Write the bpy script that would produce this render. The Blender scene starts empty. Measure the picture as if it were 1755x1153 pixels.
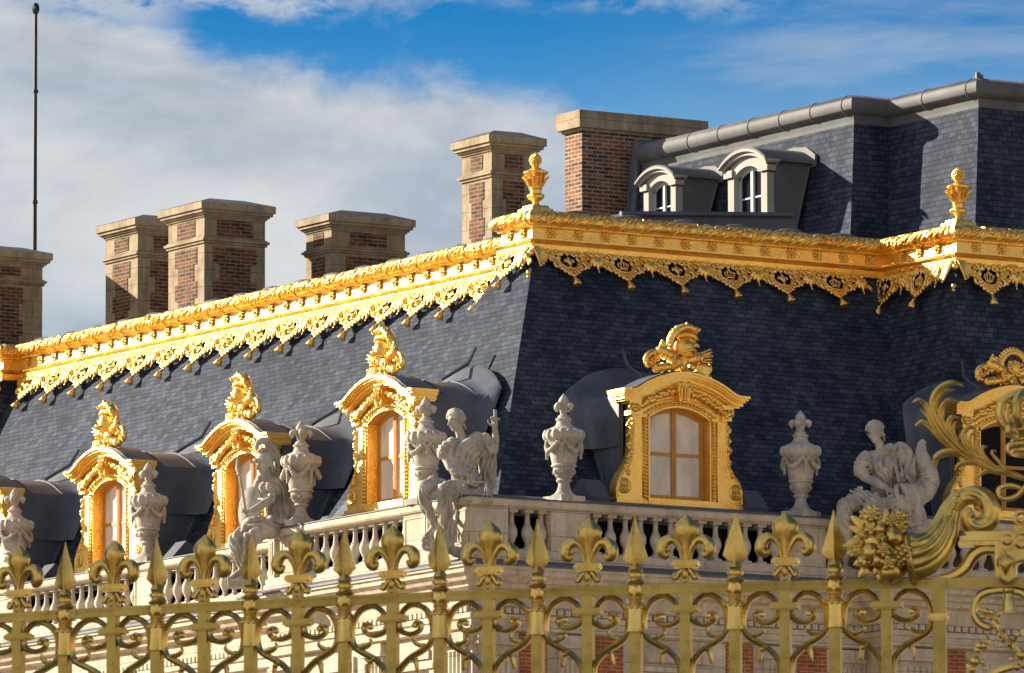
import bpy, math, random
from mathutils import Vector, Matrix, noise
R=math.radians
random.seed(7)
SC=bpy.context.scene; COL=SC.collection
H=16.5625            # height of the balustrade coping above the courtyard
# ------------------------------------------------------------------ camera
cd=bpy.data.cameras.new('camera'); cam=bpy.data.objects.new('camera',cd); COL.objects.link(cam); SC.camera=cam
cam.location=(-73.6556,-119.7684,1.6)
cd.sensor_width=36; cd.lens=14137/1755*36; cd.clip_start=1; cd.clip_end=6000
_h=Vector((math.sin(R(31.893)),math.cos(R(31.893)),0)); _r=Vector((_h.y,-_h.x,0)); _p=R(7.182); _ro=R(.1368)
_f=_h*math.cos(_p)+Vector((0,0,1))*math.sin(_p); _u=-_h*math.sin(_p)+Vector((0,0,1))*math.cos(_p)
_rx=_r*math.cos(_ro)-_u*math.sin(_ro); _ux=_r*math.sin(_ro)+_u*math.cos(_ro)
cam.rotation_euler=Matrix((_rx,_ux,-_f)).transposed().to_euler()
cd.dof.use_dof=True; cd.dof.focus_distance=142; cd.dof.aperture_fstop=38
# ------------------------------------------------------------------ sun, sky, exposure
SUN_AZ=R(-33); SUN_EL=R(22)
sl=bpy.data.lights.new('sun','SUN'); sun=bpy.data.objects.new('sun',sl); COL.objects.link(sun)
sl.energy=5; sl.angle=R(.5); sl.color=(1,.86,.67)
sd=Vector((math.sin(SUN_AZ)*math.cos(SUN_EL),math.cos(SUN_AZ)*math.cos(SUN_EL),math.sin(SUN_EL)))
sun.rotation_euler=sd.to_track_quat('Z','Y').to_euler(); sun.location=(-40,60,60)
SC.view_settings.view_transform='Standard'; SC.view_settings.look='None'; SC.view_settings.gamma=1
SC.view_settings.exposure=1.42

def nt_world():
    w=bpy.data.worlds.new('World'); SC.world=w; w.use_nodes=True
    n=w.node_tree.nodes; l=w.node_tree.links; n.clear()
    out=n.new('ShaderNodeOutputWorld'); bg=n.new('ShaderNodeBackground'); bg.inputs[1].default_value=.052
    l.new(bg.outputs[0],out.inputs[0])
    def m(op,a,b=None,c=None,cl=False):
        q=n.new('ShaderNodeMath'); q.operation=op; q.use_clamp=cl
        for i,v in enumerate((a,b,c)):
            if v is None: continue
            if isinstance(v,(int,float)): q.inputs[i].default_value=v
            else: l.new(v,q.inputs[i])
        return q.outputs[0]
    sky=n.new('ShaderNodeTexSky'); sky.sky_type='NISHITA'; sky.sun_disc=False; sky.sun_elevation=SUN_EL; sky.sun_rotation=SUN_AZ
    sky.air_density=1.0; sky.dust_density=.3; sky.ozone_density=3
    tc=n.new('ShaderNodeTexCoord')
    def dot(v):
        q=n.new('ShaderNodeVectorMath'); q.operation='DOT_PRODUCT'; l.new(tc.outputs['Generated'],q.inputs[0]); q.inputs[1].default_value=v; return q.outputs['Value']
    hh=m('MAXIMUM',dot(tuple(_h)),.05); a=m('DIVIDE',dot(tuple(_r)),hh); b=m('DIVIDE',dot((0,0,1)),hh)
    # bearing / elevation scaled to tidy numbers: X runs -1..1 over ~7 degrees, Y likewise
    X=m('MULTIPLY',a,16.0); Y=m('MULTIPLY',m('SUBTRACT',b,.1264),16.0)
    cb=n.new('ShaderNodeCombineXYZ'); l.new(X,cb.inputs[0]); l.new(Y,cb.inputs[1])
    def nz(scale,det,rough,sx=1,sy=1,dist=0,off=0):
        mp=n.new('ShaderNodeMapping'); mp.inputs['Scale'].default_value=(sx,sy,1); mp.inputs['Location'].default_value=(off,off*.7,0); l.new(cb.outputs[0],mp.inputs[0])
        q=n.new('ShaderNodeTexNoise'); q.inputs['Scale'].default_value=scale; q.inputs['Detail'].default_value=det; q.inputs['Roughness'].default_value=rough; q.inputs['Distortion'].default_value=dist
        l.new(mp.outputs[0],q.inputs[0]); return q.outputs[0]
    def sst(v,lo,hi):
        q=n.new('ShaderNodeMapRange'); q.interpolation_type='SMOOTHSTEP'; l.new(v,q.inputs[0]); q.inputs[1].default_value=lo; q.inputs[2].default_value=hi; return q.outputs[0]
    n1=nz(2.2,8,.6,1,1.6,.3); n2=nz(5,8,.62,1,2.2,.4,3.1); n3=nz(1.3,6,.55,.7,2.0,.5,7.7)
    # upper edge of the big cloud bank, falling to the right
    cv=n.new('ShaderNodeFloatCurve'); l.new(m('MULTIPLY_ADD',X,.4,.5),cv.inputs[1])
    pts=[(0,.95),(.10,.87),(.20,.835),(.262,.80),(.374,.772),(.483,.752),(.578,.73),(.70,.705),(.85,.68),(1,.66)]
    c=cv.mapping.curves[0]
    while len(c.points)<len(pts): c.points.new(.5,.5)
    for p_,(x_,y_) in zip(c.points,pts): p_.location=(x_,y_)
    cv.mapping.update()
    edge=m('MULTIPLY_ADD',cv.outputs[0],2.0,-1.0)
    dd=m('ADD',m('SUBTRACT',edge,Y),m('MULTIPLY_ADD',n1,.26,-.13))
    dd=m('ADD',dd,m('MULTIPLY_ADD',n2,.10,-.05))
    bank=sst(dd,-.01,.09)
    fadeR=sst(X,.0,.60); bank=m('MULTIPLY',bank,m('MULTIPLY_ADD',fadeR,-.60,1.0))
    soft=m('MULTIPLY',sst(dd,-.35,.25),m('MULTIPLY',fadeR,.34))
    inner=m('MULTIPLY_ADD',sst(n3,.30,.66),.20,.80)
    bank=m('MULTIPLY',bank,inner)
    wisp=m('MULTIPLY',sst(m('ADD',Y,m('MULTIPLY_ADD',n1,.36,-.18)),.60,.70),sst(n2,.40,.56))
    wl=m('MULTIPLY',wisp,m('SUBTRACT',1.0,sst(X,.35,.6)))
    puff=m('MULTIPLY',sst(m('SUBTRACT',Y,m('MULTIPLY',X,-.1)),.42,.62),m('MULTIPLY',sst(m('MULTIPLY',X,-1),.60,.74),sst(n2,.36,.5)))
    rw=m('MULTIPLY',sst(nz(1.6,7,.6,.5,2.6,.3,12.4),.46,.68),m('MULTIPLY',sst(X,.1,.5),.42))
    cover=m('MAXIMUM',m('MAXIMUM',m('MAXIMUM',bank,soft),m('MULTIPLY',wl,.8)),m('MAXIMUM',m('MULTIPLY',puff,.9),rw),cl=True)
    # clouds elsewhere round the sky, added only for light and reflections
    tint=n.new('ShaderNodeMix'); tint.data_type='RGBA'; tint.blend_type='MULTIPLY'; tint.inputs[0].default_value=1
    l.new(sky.outputs[0],tint.inputs[6])
    # deeper blue with elevation in this stretch of sky
    bl=n.new('ShaderNodeMix'); bl.data_type='RGBA'; l.new(sst(Y,.10,.72),bl.inputs[0]); bl.inputs[6].default_value=(.56,.84,1.0,1); bl.inputs[7].default_value=(.03,.38,.70,1)
    l.new(bl.outputs[2],tint.inputs[7])
    cc=n.new('ShaderNodeMix'); cc.data_type='RGBA'; l.new(m('MULTIPLY_ADD',sst(n3,.33,.66),.6,m('MULTIPLY',sst(n1,.35,.65),.4)),cc.inputs[0]); cc.inputs[6].default_value=(2.6,2.95,3.35,1); cc.inputs[7].default_value=(5.1,5.25,5.4,1)
    mx=n.new('ShaderNodeMix'); mx.data_type='RGBA'; l.new(cover,mx.inputs[0]); l.new(tint.outputs[2],mx.inputs[6]); l.new(cc.outputs[2],mx.inputs[7])
    # unseen bright warm cloud added behind the camera to brighten the shaded gilding
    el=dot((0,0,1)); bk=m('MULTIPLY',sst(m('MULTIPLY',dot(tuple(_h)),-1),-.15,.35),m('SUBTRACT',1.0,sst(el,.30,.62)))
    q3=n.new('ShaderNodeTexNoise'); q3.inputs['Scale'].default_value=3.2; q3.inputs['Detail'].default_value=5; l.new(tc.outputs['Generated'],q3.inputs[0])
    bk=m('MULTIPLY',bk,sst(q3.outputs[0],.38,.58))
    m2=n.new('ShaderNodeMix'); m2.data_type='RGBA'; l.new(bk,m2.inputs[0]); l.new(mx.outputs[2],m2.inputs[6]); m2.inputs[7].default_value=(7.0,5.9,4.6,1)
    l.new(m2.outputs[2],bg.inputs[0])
nt_world()
# ------------------------------------------------------------------ materials
def mat(name,build):
    m=bpy.data.materials.new(name); m.use_nodes=True; n=m.node_tree.nodes; l=m.node_tree.links
    b=n['Principled BSDF']; build(n,l,b); return m
def setp(b,col=None,rough=.6,metal=0,spec=None,coat=None):
    if col is not None: b.inputs['Base Color'].default_value=(*col,1)
    b.inputs['Roughness'].default_value=rough; b.inputs['Metallic'].default_value=metal
    if spec is not None: b.inputs['Specular IOR Level'].default_value=spec
    if coat: b.inputs['Coat Weight'].default_value=coat
def noise_(n,l,scale,det=6,rough=.6,coord='Object',sc=(1,1,1)):
    tc=n.new('ShaderNodeTexCoord'); mp=n.new('ShaderNodeMapping'); mp.inputs['Scale'].default_value=sc; l.new(tc.outputs[coord],mp.inputs[0])
    q=n.new('ShaderNodeTexNoise'); q.inputs['Scale'].default_value=scale; q.inputs['Detail'].default_value=det; q.inputs['Roughness'].default_value=rough
    l.new(mp.outputs[0],q.inputs[0]); return q.outputs[0]
def ramp(n,l,src,stops):
    q=n.new('ShaderNodeValToRGB'); e=q.color_ramp.elements
    while len(e)<len(stops): e.new(.5)
    for x,(p,c) in zip(e,stops): x.position=p; x.color=(*c,1) if len(c)==3 else c
    l.new(src,q.inputs[0]); return q.outputs[0]
def bump(n,l,b,src,st,dist=.01,prev=None):
    q=n.new('ShaderNodeBump'); q.inputs['Strength'].default_value=st; q.inputs['Distance'].default_value=dist; l.new(src,q.inputs['Height'])
    if prev: l.new(prev,q.inputs['Normal'])
    l.new(q.outputs[0],b.inputs['Normal']); return q.outputs[0]
def mixc(n,l,f,a,b_,bt='MIX'):
    q=n.new('ShaderNodeMix'); q.data_type='RGBA'; q.blend_type=bt
    for i,v in ((0,f),(6,a),(7,b_)):
        if isinstance(v,(int,float)): q.inputs[i].default_value=v
        elif isinstance(v,tuple): q.inputs[i].default_value=(*v,1)
        else: l.new(v,q.inputs[i])
    return q.outputs[2]
def bricktex(n,l,w,h,mortar,c1,c2,cm,bias=0,offs=.5,smooth=.1,warp=0):
    uv=n.new('ShaderNodeTexCoord'); src=uv.outputs['UV']
    if warp:
        nn=n.new('ShaderNodeTexNoise'); nn.inputs['Scale'].default_value=1.5; l.new(src,nn.inputs[0])
        va=n.new('ShaderNodeVectorMath'); va.operation='MULTIPLY_ADD'; l.new(nn.outputs[1],va.inputs[0]); va.inputs[1].default_value=(warp,warp,0); l.new(src,va.inputs[2]); src=va.outputs[0]
    q=n.new('ShaderNodeTexBrick'); l.new(src,q.inputs[0]); q.inputs['Scale'].default_value=1
    q.inputs['Brick Width'].default_value=w; q.inputs['Row Height'].default_value=h; q.inputs['Mortar Size'].default_value=mortar; q.inputs['Mortar Smooth'].default_value=smooth
    q.inputs['Bias'].default_value=bias; q.offset=offs
    for k,v in (('Color1',c1),('Color2',c2),('Mortar',cm)): q.inputs[k].default_value=(*v,1)
    return q
def M_slate(n,l,b):
    q=bricktex(n,l,.20,.104,.0062,(.024,.034,.056),(.054,.070,.104),(.003,.004,.006),0,.5,.2,.05)
    f=noise_(n,l,.55,7,.65); g=noise_(n,l,2.2,5,.6,'Object',(1.5,1.5,.16))
    c=mixc(n,l,1.0,q.outputs[0],ramp(n,l,f,[(.30,(.62,.66,.72)),(.5,(1,1,1)),(.70,(1.32,1.28,1.20))]),'MULTIPLY')
    c=mixc(n,l,.8,c,ramp(n,l,g,[(.34,(.70,.74,.80)),(.52,(1,1,1)),(.66,(1.35,1.33,1.28))]),'MULTIPLY')
    l.new(c,b.inputs['Base Color']); setp(b,None,.76,0,.065)
    # each slate leans a little: height falls up the course
    uv=n.new('ShaderNodeTexCoord'); sp=n.new('ShaderNodeSeparateXYZ'); l.new(uv.outputs['UV'],sp.inputs[0])
    mm=n.new('ShaderNodeMath'); mm.operation='FRACT'; dv=n.new('ShaderNodeMath'); dv.operation='DIVIDE'; l.new(sp.outputs[1],dv.inputs[0]); dv.inputs[1].default_value=.104; l.new(dv.outputs[0],mm.inputs[0])
    p=bump(n,l,b,mm.outputs[0],-.6,.016)
    bw=n.new('ShaderNodeRGBToBW'); l.new(q.outputs[0],bw.inputs[0])
    p=bump(n,l,b,bw.outputs[0],.5,.05,p)
def M_gold(base,base2,r,bs,br,dirt,met=.78):
    def f(n,l,b):
        a=noise_(n,l,2.2,8,.7); c=noise_(n,l,26,5,.7)
        col=ramp(n,l,a,[(.36,base2),(.60,base)])
        col=mixc(n,l,ramp(n,l,c,[(.56,(0,0,0)),(.78,(dirt,dirt,dirt))]),col,(.16,.10,.02))
        l.new(col,b.inputs['Base Color']); setp(b,None,r,met)
        rr=n.new('ShaderNodeMapRange'); l.new(a,rr.inputs[0]); rr.inputs[3].default_value=r-.08; rr.inputs[4].default_value=r+.14; l.new(rr.outputs[0],b.inputs['Roughness'])
        bump(n,l,b,c,bs,br)
    return f
def M_stone(c1,c2,c3,sc=1.0,bs=.35,joints=None,streak=True):
    def f(n,l,b):
        a=noise_(n,l,1.6*sc,8,.65); d=noise_(n,l,14*sc,6,.7); s=noise_(n,l,3.0*sc,6,.6,'Object',(1.6,1.6,.22))
        col=ramp(n,l,a,[(.32,c1),(.52,c2),(.72,c3)])
        col=mixc(n,l,.55,col,ramp(n,l,d,[(.3,(.72,.70,.68)),(.6,(1.08,1.08,1.08))]),'MULTIPLY')
        if streak: col=mixc(n,l,.5,col,ramp(n,l,s,[(.33,(.55,.53,.52)),(.55,(1,1,1))]),'MULTIPLY')
        if joints:
            q=bricktex(n,l,joints[0],joints[1],.006,(1,1,1),(.88,.87,.85),(.42,.38,.33),0,.5,.1)
            col=mixc(n,l,1.0,col,q.outputs[0],'MULTIPLY')
        l.new(col,b.inputs['Base Color']); setp(b,None,.86,0,.25); bump(n,l,b,d,bs,.012)
    return f
def M_brick(c1,c2,cm,w=.21,h=.068,mo=.0085,var=1.0):
    def f(n,l,b):
        q=bricktex(n,l,w,h,mo,c1,c2,cm,0,.5,.15,.012); a=noise_(n,l,3,6,.65); d=noise_(n,l,30,4,.6)
        c=mixc(n,l,.8*var,q.outputs[0],ramp(n,l,a,[(.3,(.55,.55,.6)),(.6,(1.15,1.12,1.1))]),'MULTIPLY')
        c=mixc(n,l,.5,c,ramp(n,l,d,[(.3,(.6,.6,.6)),(.7,(1.2,1.2,1.2))]),'MULTIPLY')
        l.new(c,b.inputs['Base Color']); setp(b,None,.9,0,.2)
        bw=n.new('ShaderNodeMath'); bw.operation='SUBTRACT'; bw.inputs[0].default_value=1; l.new(q.outputs[1],bw.inputs[1]); bump(n,l,b,bw.outputs[0],.6,.01)
    return f
def M_plain(c,rough=.5,metal=0,var=.25,sc=3,spec=.5,bs=.1):
    def f(n,l,b):
        a=noise_(n,l,sc,6,.6); v=tuple(x*(1-var) for x in c); v2=tuple(min(1,x*(1+var)) for x in c)
        l.new(ramp(n,l,a,[(.3,v),(.7,v2)]),b.inputs['Base Color']); setp(b,None,rough,metal,spec); bump(n,l,b,noise_(n,l,sc*9,4,.6),bs,.005)
    return f
GOLD=mat('gilding_bright',M_gold((1.0,.69,.19),(.93,.52,.10),.26,.50,.022,.60,.90))
GOLDF=mat('gilding_weathered_cast',M_gold((.82,.60,.19),(.44,.30,.07),.24,.26,.005,.85,.95))
GOLDR=mat('gilding_tarnished_bar',M_gold((.50,.385,.11),(.30,.22,.055),.36,.30,.005,.8,.9))
SLATE=mat('slate_courses',M_slate)
LEAD=mat('lead_sheet',M_plain((.080,.095,.125),.5,.1,.3,1.6,.4,.15))
LEADL=mat('lead_sheet_pale',M_plain((.115,.12,.13),.7,0,.25,1.3,.25,.15))
STONE=mat('limestone_pale',M_stone((.46,.40,.315),(.59,.515,.41),(.69,.61,.49),.8,.3,(1.6,.42)))
CARVE=mat('limestone_carved',M_stone((.26,.24,.21),(.47,.44,.395),(.60,.565,.51),1.7,.8))
BALU=mat('limestone_turned',M_stone((.40,.355,.30),(.50,.45,.375),(.60,.545,.46),1.2,.35))
CHST=mat('chimney_stone',M_stone((.22,.18,.125),(.36,.295,.205),(.46,.385,.28),1.3,.6,(.9,.34)))
CHTOP=mat('chimney_top_slab',M_plain((.07,.075,.085),.7,0,.4,3))
BRICK=mat('brick_red_chimney',M_brick((.21,.085,.038),(.055,.038,.028),(.25,.20,.15),.24,.075,.010))
BRICKO=mat('brick_orange_stack',M_brick((.34,.135,.055),(.055,.045,.042),(.36,.32,.26),.25,.078,.013))
BRICKW=mat('brick_wall_orange',M_brick((.42,.13,.045),(.30,.085,.03),(.45,.33,.22),.22,.07,.007))
OCHRE=mat('window_paint_ochre',M_plain((.52,.25,.045),.45,0,.18,4))
GREY=mat('dormer_paint_grey',M_plain((.32,.30,.28),.7,0,.12,2,.3))
PWHITE=mat('window_paint_pale_blue',M_plain((.42,.48,.56),.5,0,.1,3))
def M_blind(n,l,b):
    a=noise_(n,l,2.6,4,.5,'Object',(1.3,1.3,.5)); l.new(ramp(n,l,a,[(.35,(.60,.55,.49)),(.65,(.86,.80,.73))]),b.inputs['Base Color']); setp(b,None,.3,0,.35)
BLIND=mat('pane_over_white_blind',M_blind)
DARKG=mat('pane_dark',M_plain((.010,.010,.012),.12,0,.4,2,.12,.0))
IRON=mat('iron_dark',M_plain((.03,.03,.035),.5,.6,.3,5))
GROUND=mat('courtyard_stone',M_stone((.22,.18,.13),(.30,.25,.18),(.36,.30,.22),.12,.3,None,False))
# ------------------------------------------------------------------ mesh builder
class MB:
    def __init__(s): s.v=[]; s.f=[]; s.st=[Matrix()]
    def add(s,vs,fs,M=None):
        m=s.st[-1] if M is None else s.st[-1]@M
        o=len(s.v); s.v+= [m@Vector(p) for p in vs]; s.f+=[tuple(i+o for i in f) for f in fs]; return s
    def push(s,M): s.st.append(s.st[-1]@M)
    def pop(s): s.st.pop()
    def box(s,x0,x1,y0,y1,z0,z1,M=None):
        return s.add([(x,y,z) for z in (z0,z1) for y in (y0,y1) for x in (x0,x1)],[(0,2,3,1),(4,5,7,6),(0,1,5,4),(2,6,7,3),(0,4,6,2),(1,3,7,5)],M)
    def prism(s,poly,a,b,M=None,ax='y'):     # poly in (x,z), extruded along y (or in (x,y) along z)
        n=len(poly)
        mk=(lambda p,t:(p[0],t,p[1])) if ax=='y' else ((lambda p,t:(p[0],p[1],t)) if ax=='z' else (lambda p,t:(t,p[0],p[1])))
        vs=[mk(p,a) for p in poly]+[mk(p,b) for p in poly]
        return s.add(vs,[tuple(range(n)),tuple(range(2*n-1,n-1,-1))]+[(i,i+n,(i+1)%n+n,(i+1)%n) for i in range(n)],M)
    def lathe(s,prof,n=20,M=None,flute=0,fn=0):
        vs=[];fs=[]
        for k,(r,z) in enumerate(prof):
            for i in range(n):
                t=2*math.pi*i/n; rr=r
                if callable(flute): rr=r*flute(t,z,k)
                vs.append((rr*math.cos(t),rr*math.sin(t),z))
        for k in range(len(prof)-1):
            for i in range(n): fs.append((k*n+i,k*n+(i+1)%n,(k+1)*n+(i+1)%n,(k+1)*n+i))
        fs.append(tuple(range(n-1,-1,-1))); fs.append(tuple(range((len(prof)-1)*n,len(prof)*n)))
        return s.add(vs,fs,M)
    def ell(s,c,r,M=None,n=8,rot=None):
        if isinstance(r,(int,float)): r=(r,r,r)
        m=Matrix.Translation(c)
        if rot is not None: m=m@(rot.to_matrix().to_4x4() if not isinstance(rot,Matrix) else rot.to_4x4())
        m=m@Matrix.Diagonal((*r,1)); 
        if M is not None: m=M@m
        k=max(4,n//2+1); prof=[(max(.001,math.sin(math.pi*j/k)),-math.cos(math.pi*j/k)) for j in range(k+1)]
        return s.lathe(prof,n,m)
    def tube(s,pts,rad,n=8,flat=1.0,M=None,up=Vector((0,1,0)),spl=True,seg=4,round_=False):
        # pts polyline (spline-smoothed), rad number or list; 'flat' squashes the section along 'up'
        P=[Vector(p) for p in pts]; Rr=[rad]*len(P) if isinstance(rad,(int,float)) else list(rad)
        if spl and len(P)>2:
            Q=[];RR=[]
            for i in range(len(P)-1):
                a=P[max(0,i-1)];b=P[i];c=P[i+1];d=P[min(len(P)-1,i+2)]
                for j in range(seg):
                    t=j/seg; Q.append(.5*((2*b)+(c-a)*t+(2*a-5*b+4*c-d)*t*t+(3*b-a-3*c+d)*t**3)); RR.append(Rr[i]*(1-t)+Rr[i+1]*t)
            Q.append(P[-1]); RR.append(Rr[-1]); P,Rr=Q,RR
        if round_:
            t=(P[0]-P[1]).normalized(); t2=(P[-1]-P[-2]).normalized()
            P=[P[0]+t*Rr[0]*.9,P[0]+t*Rr[0]*.6]+P+[P[-1]+t2*Rr[-1]*.6,P[-1]+t2*Rr[-1]*.9]; Rr=[Rr[0]*.3,Rr[0]*.78]+Rr+[Rr[-1]*.78,Rr[-1]*.3]
        vs=[];fs=[]
        for i,p in enumerate(P):
            t=(P[min(i+1,len(P)-1)]-P[max(i-1,0)])
            t=t.normalized() if t.length>1e-9 else Vector((0,0,1))
            w=up-t*up.dot(t)
            if w.length<.05: w=Vector((1,0,0))-t*t.x
            if w.length<.05: w=Vector((0,0,1))-t*t.z
            w.normalize(); q=t.cross(w)
            for j in range(n):
                a=2*math.pi*(j+.5)/n; vs.append(p+q*(math.cos(a)*Rr[i])+w*(math.sin(a)*Rr[i]*flat))
        for k in range(len(P)-1):
            for j in range(n): fs.append((k*n+j,k*n+(j+1)%n,(k+1)*n+(j+1)%n,(k+1)*n+j))
        fs.append(tuple(range(n-1,-1,-1))); fs.append(tuple(range((len(P)-1)*n,len(P)*n)))
        return s.add(vs,fs,M)
    def cap(s,a,b,r1,r2,n=10,M=None):
        return s.tube([a,b],[r1,r2],n,1.0,M,spl=False,round_=True)
    def torus(s,c,R_,r,M=None,n=16,m=8,axis='y',arc=(0,2*math.pi)):
        pts=[]
        for i in range(n+1):
            t=arc[0]+(arc[1]-arc[0])*i/n
            a,b=R_*math.cos(t),R_*math.sin(t)
            pts.append({'y':(c[0]+a,c[1],c[2]+b),'z':(c[0]+a,c[1]+b,c[2]),'x':(c[0],c[1]+a,c[2]+b)}[axis])
        return s.tube(pts,r,m,1.0,M,up=Vector({'y':(0,1,0),'z':(0,0,1),'x':(1,0,0)}[axis]),spl=False)
    def sweep(s,prof,path,closed=False,side=1):
        # prof [(out,z)] swept along plan polyline with mitred corners; out is to the right of travel * side
        n=len(path); P=[Vector((p[0],p[1])) for p in path]; vs=[];fs=[]; m=len(prof)
        nr=[]
        for i in range(n-1):
            d=(P[i+1]-P[i]).normalized(); nr.append(Vector((d.y,-d.x))*side)
        for i in range(n):
            a=nr[max(0,i-1)]; b=nr[min(i,n-2)]; mt=(a+b); mt=mt/ max(.2,(mt.dot(a)))
            for o,z in prof: q=P[i]+mt*o; vs.append((q.x,q.y,z))
        for i in range(n-1):
            for j in range(m-1): fs.append((i*m+j,i*m+j+1,(i+1)*m+j+1,(i+1)*m+j))
        fs.append(tuple(range(m))); fs.append(tuple(range((n-1)*m,n*m)))
        return s.add(vs,fs)
    def mesh(s,name,smooth=False,angle=40,uv=True):
        me=bpy.data.meshes.new(name); me.from_pydata([tuple(v) for v in s.v],[],s.f); me.validate(clean_customdata=False); me.update()
        import bmesh
        bm=bmesh.new(); bm.from_mesh(me); bmesh.ops.recalc_face_normals(bm,faces=bm.faces)
        if smooth:
            ca=math.cos(R(angle))
            for f in bm.faces: f.smooth=True
            for e in bm.edges:
                if len(e.link_faces)==2 and e.link_faces[0].normal.dot(e.link_faces[1].normal)<ca: e.smooth=False
        if uv:
            ul=bm.loops.layers.uv.new('metric'); Z=Vector((0,0,1))
            for f in bm.faces:
                nn=f.normal
                if abs(nn.z)>.95: h=Vector((1,0,0)); k=Vector((0,1,0))
                else: h=Z.cross(nn).normalized(); k=nn.cross(h)
                for lp in f.loops: c=lp.vert.co; lp[ul].uv=(c.dot(h),c.dot(k))
        bm.to_mesh(me); bm.free(); return me
    def build(s,name,m,parent=None,smooth=False,angle=40,loc=None):
        me=s.mesh(name,smooth,angle); me.materials.append(m); o=bpy.data.objects.new(name,me); COL.objects.link(o)
        if parent: o.parent=parent
        if loc: o.location=loc
        return o
    def lay(s,lines,r=.02,sub=4,emb=.25):
        # lay fold ridges on the front of what has been modelled so far
        from mathutils.bvhtree import BVHTree
        bv=BVHTree.FromPolygons([tuple(v) for v in s.v],[tuple(f) for f in s.f])
        for L in lines:
            pts=[]
            for a,b in zip(L,L[1:]):
                for j in range(sub): pts.append(Vector(a).lerp(Vector(b),j/sub))
            pts.append(Vector(L[-1])); q=[]
            for p_ in pts:
                h=bv.ray_cast(Vector((p_.x,-4,p_.z)),Vector((0,1,0)))
                q.append(Vector((p_.x,(h[0].y+r*emb) if h[0] is not None and abs(h[0].y-p_.y)<.35 else p_.y,p_.z)))
            for _ in range(2):
                for k in range(1,len(q)-1): q[k].y=(q[k-1].y+q[k].y*2+q[k+1].y)/4
            n=len(q); s.tube(q,[r*(.35+.65*math.sin(math.pi*min(1,max(0,(k+.5)/n)))**.5) for k in range(n)],7,1,spl=False,round_=True)
    def sculpt(s,name,m,parent=None,vox=.02,sm=3,fac=.5,loc=None,disp=0,dscale=.1):
        me=s.mesh(name,False,uv=False); o=bpy.data.objects.new(name,me); COL.objects.link(o)
        q=o.modifiers.new('r','REMESH'); q.mode='VOXEL'; q.voxel_size=vox
        if sm: q=o.modifiers.new('s','SMOOTH'); q.iterations=sm; q.factor=fac
        if disp:
            t=bpy.data.textures.new('t','CLOUDS'); t.noise_scale=dscale; q=o.modifiers.new('d','DISPLACE'); q.texture=t; q.strength=disp; q.texture_coords='LOCAL'
        dg=bpy.context.evaluated_depsgraph_get(); me2=bpy.data.meshes.new_from_object(o.evaluated_get(dg)); bpy.data.objects.remove(o); me2.name=name
        for p in me2.polygons: p.use_smooth=True
        me2.materials.clear(); me2.materials.append(m); o=bpy.data.objects.new(name,me2); COL.objects.link(o)
        if parent: o.parent=parent
        if loc: o.location=loc
        return o
def drape(o,regs,seed=0):
    # cloth folds: ridged waves pushed along the surface normal inside soft regions
    import numpy as np
    me=o.data; n=len(me.vertices); P=np.empty(n*3); me.vertices.foreach_get('co',P); P=P.reshape(-1,3); N=np.empty(n*3); me.vertex_normals.foreach_get('vector',N); N=N.reshape(-1,3)
    D=np.zeros(n)
    for i,(c,r,d,f,a) in enumerate(regs):
        c=np.array(c); r=np.array(r if hasattr(r,'__len__') else (r,r,r)); q=np.sqrt((((P-c)/r)**2).sum(1)); w=np.clip((1-q)/.35,0,1); w=w*w*(3-2*w)
        d=np.array(d,float); d/=np.linalg.norm(d)
        x=(P@d)*f+.55*np.sin(P[:,2]*7+P[:,0]*5+i*1.7+seed)+.30*np.sin(P[:,0]*13-P[:,2]*11+i)+.2*np.sin(P[:,1]*15+i)
        t=np.abs(((x)%1)-.5)*2; rd=np.cos(t*np.pi*.5)**1.3
        D+=w*a*(rd-.45)
    P+=N*D[:,None]; me.vertices.foreach_set('co',P.ravel()); me.update()
def tag(o,label,cat,group=None,kind=None):
    if label: o['label']=label
    if cat: o['category']=cat
    if group: o['group']=group
    if kind: o['kind']=kind
    return o
def thing(name,loc,rz=0,label=None,cat=None,group=None):
    o=bpy.data.objects.new(name,None); COL.objects.link(o); o.location=loc; o.rotation_euler=(0,0,rz); o.empty_display_size=.2
    return tag(o,label,cat,group)
def copy_tree(o,parent=None):
    c=o.copy(); COL.objects.link(c); c.parent=parent
    for ch in [x for x in KIDS.get(o.name,[])]: copy_tree(ch,c)
    return c
KIDS={}
def index_kids():
    KIDS.clear()
    for o in COL.objects:
        if o.parent: KIDS.setdefault(o.parent.name,[]).append(o)
def T(x,y,z): return Matrix.Translation((x,y,z))
def RZ(a): return Matrix.Rotation(a,4,'Z')
def RX(a): return Matrix.Rotation(a,4,'X')
def RY(a): return Matrix.Rotation(a,4,'Y')
#@@GEOMETRY
# ================================================================== GROUND
g=MB(); g.box(-3000,3000,-3000,3000,-.5,0); o=g.build('courtyard_ground',GROUND); tag(o,None,None,kind='structure')
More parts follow.
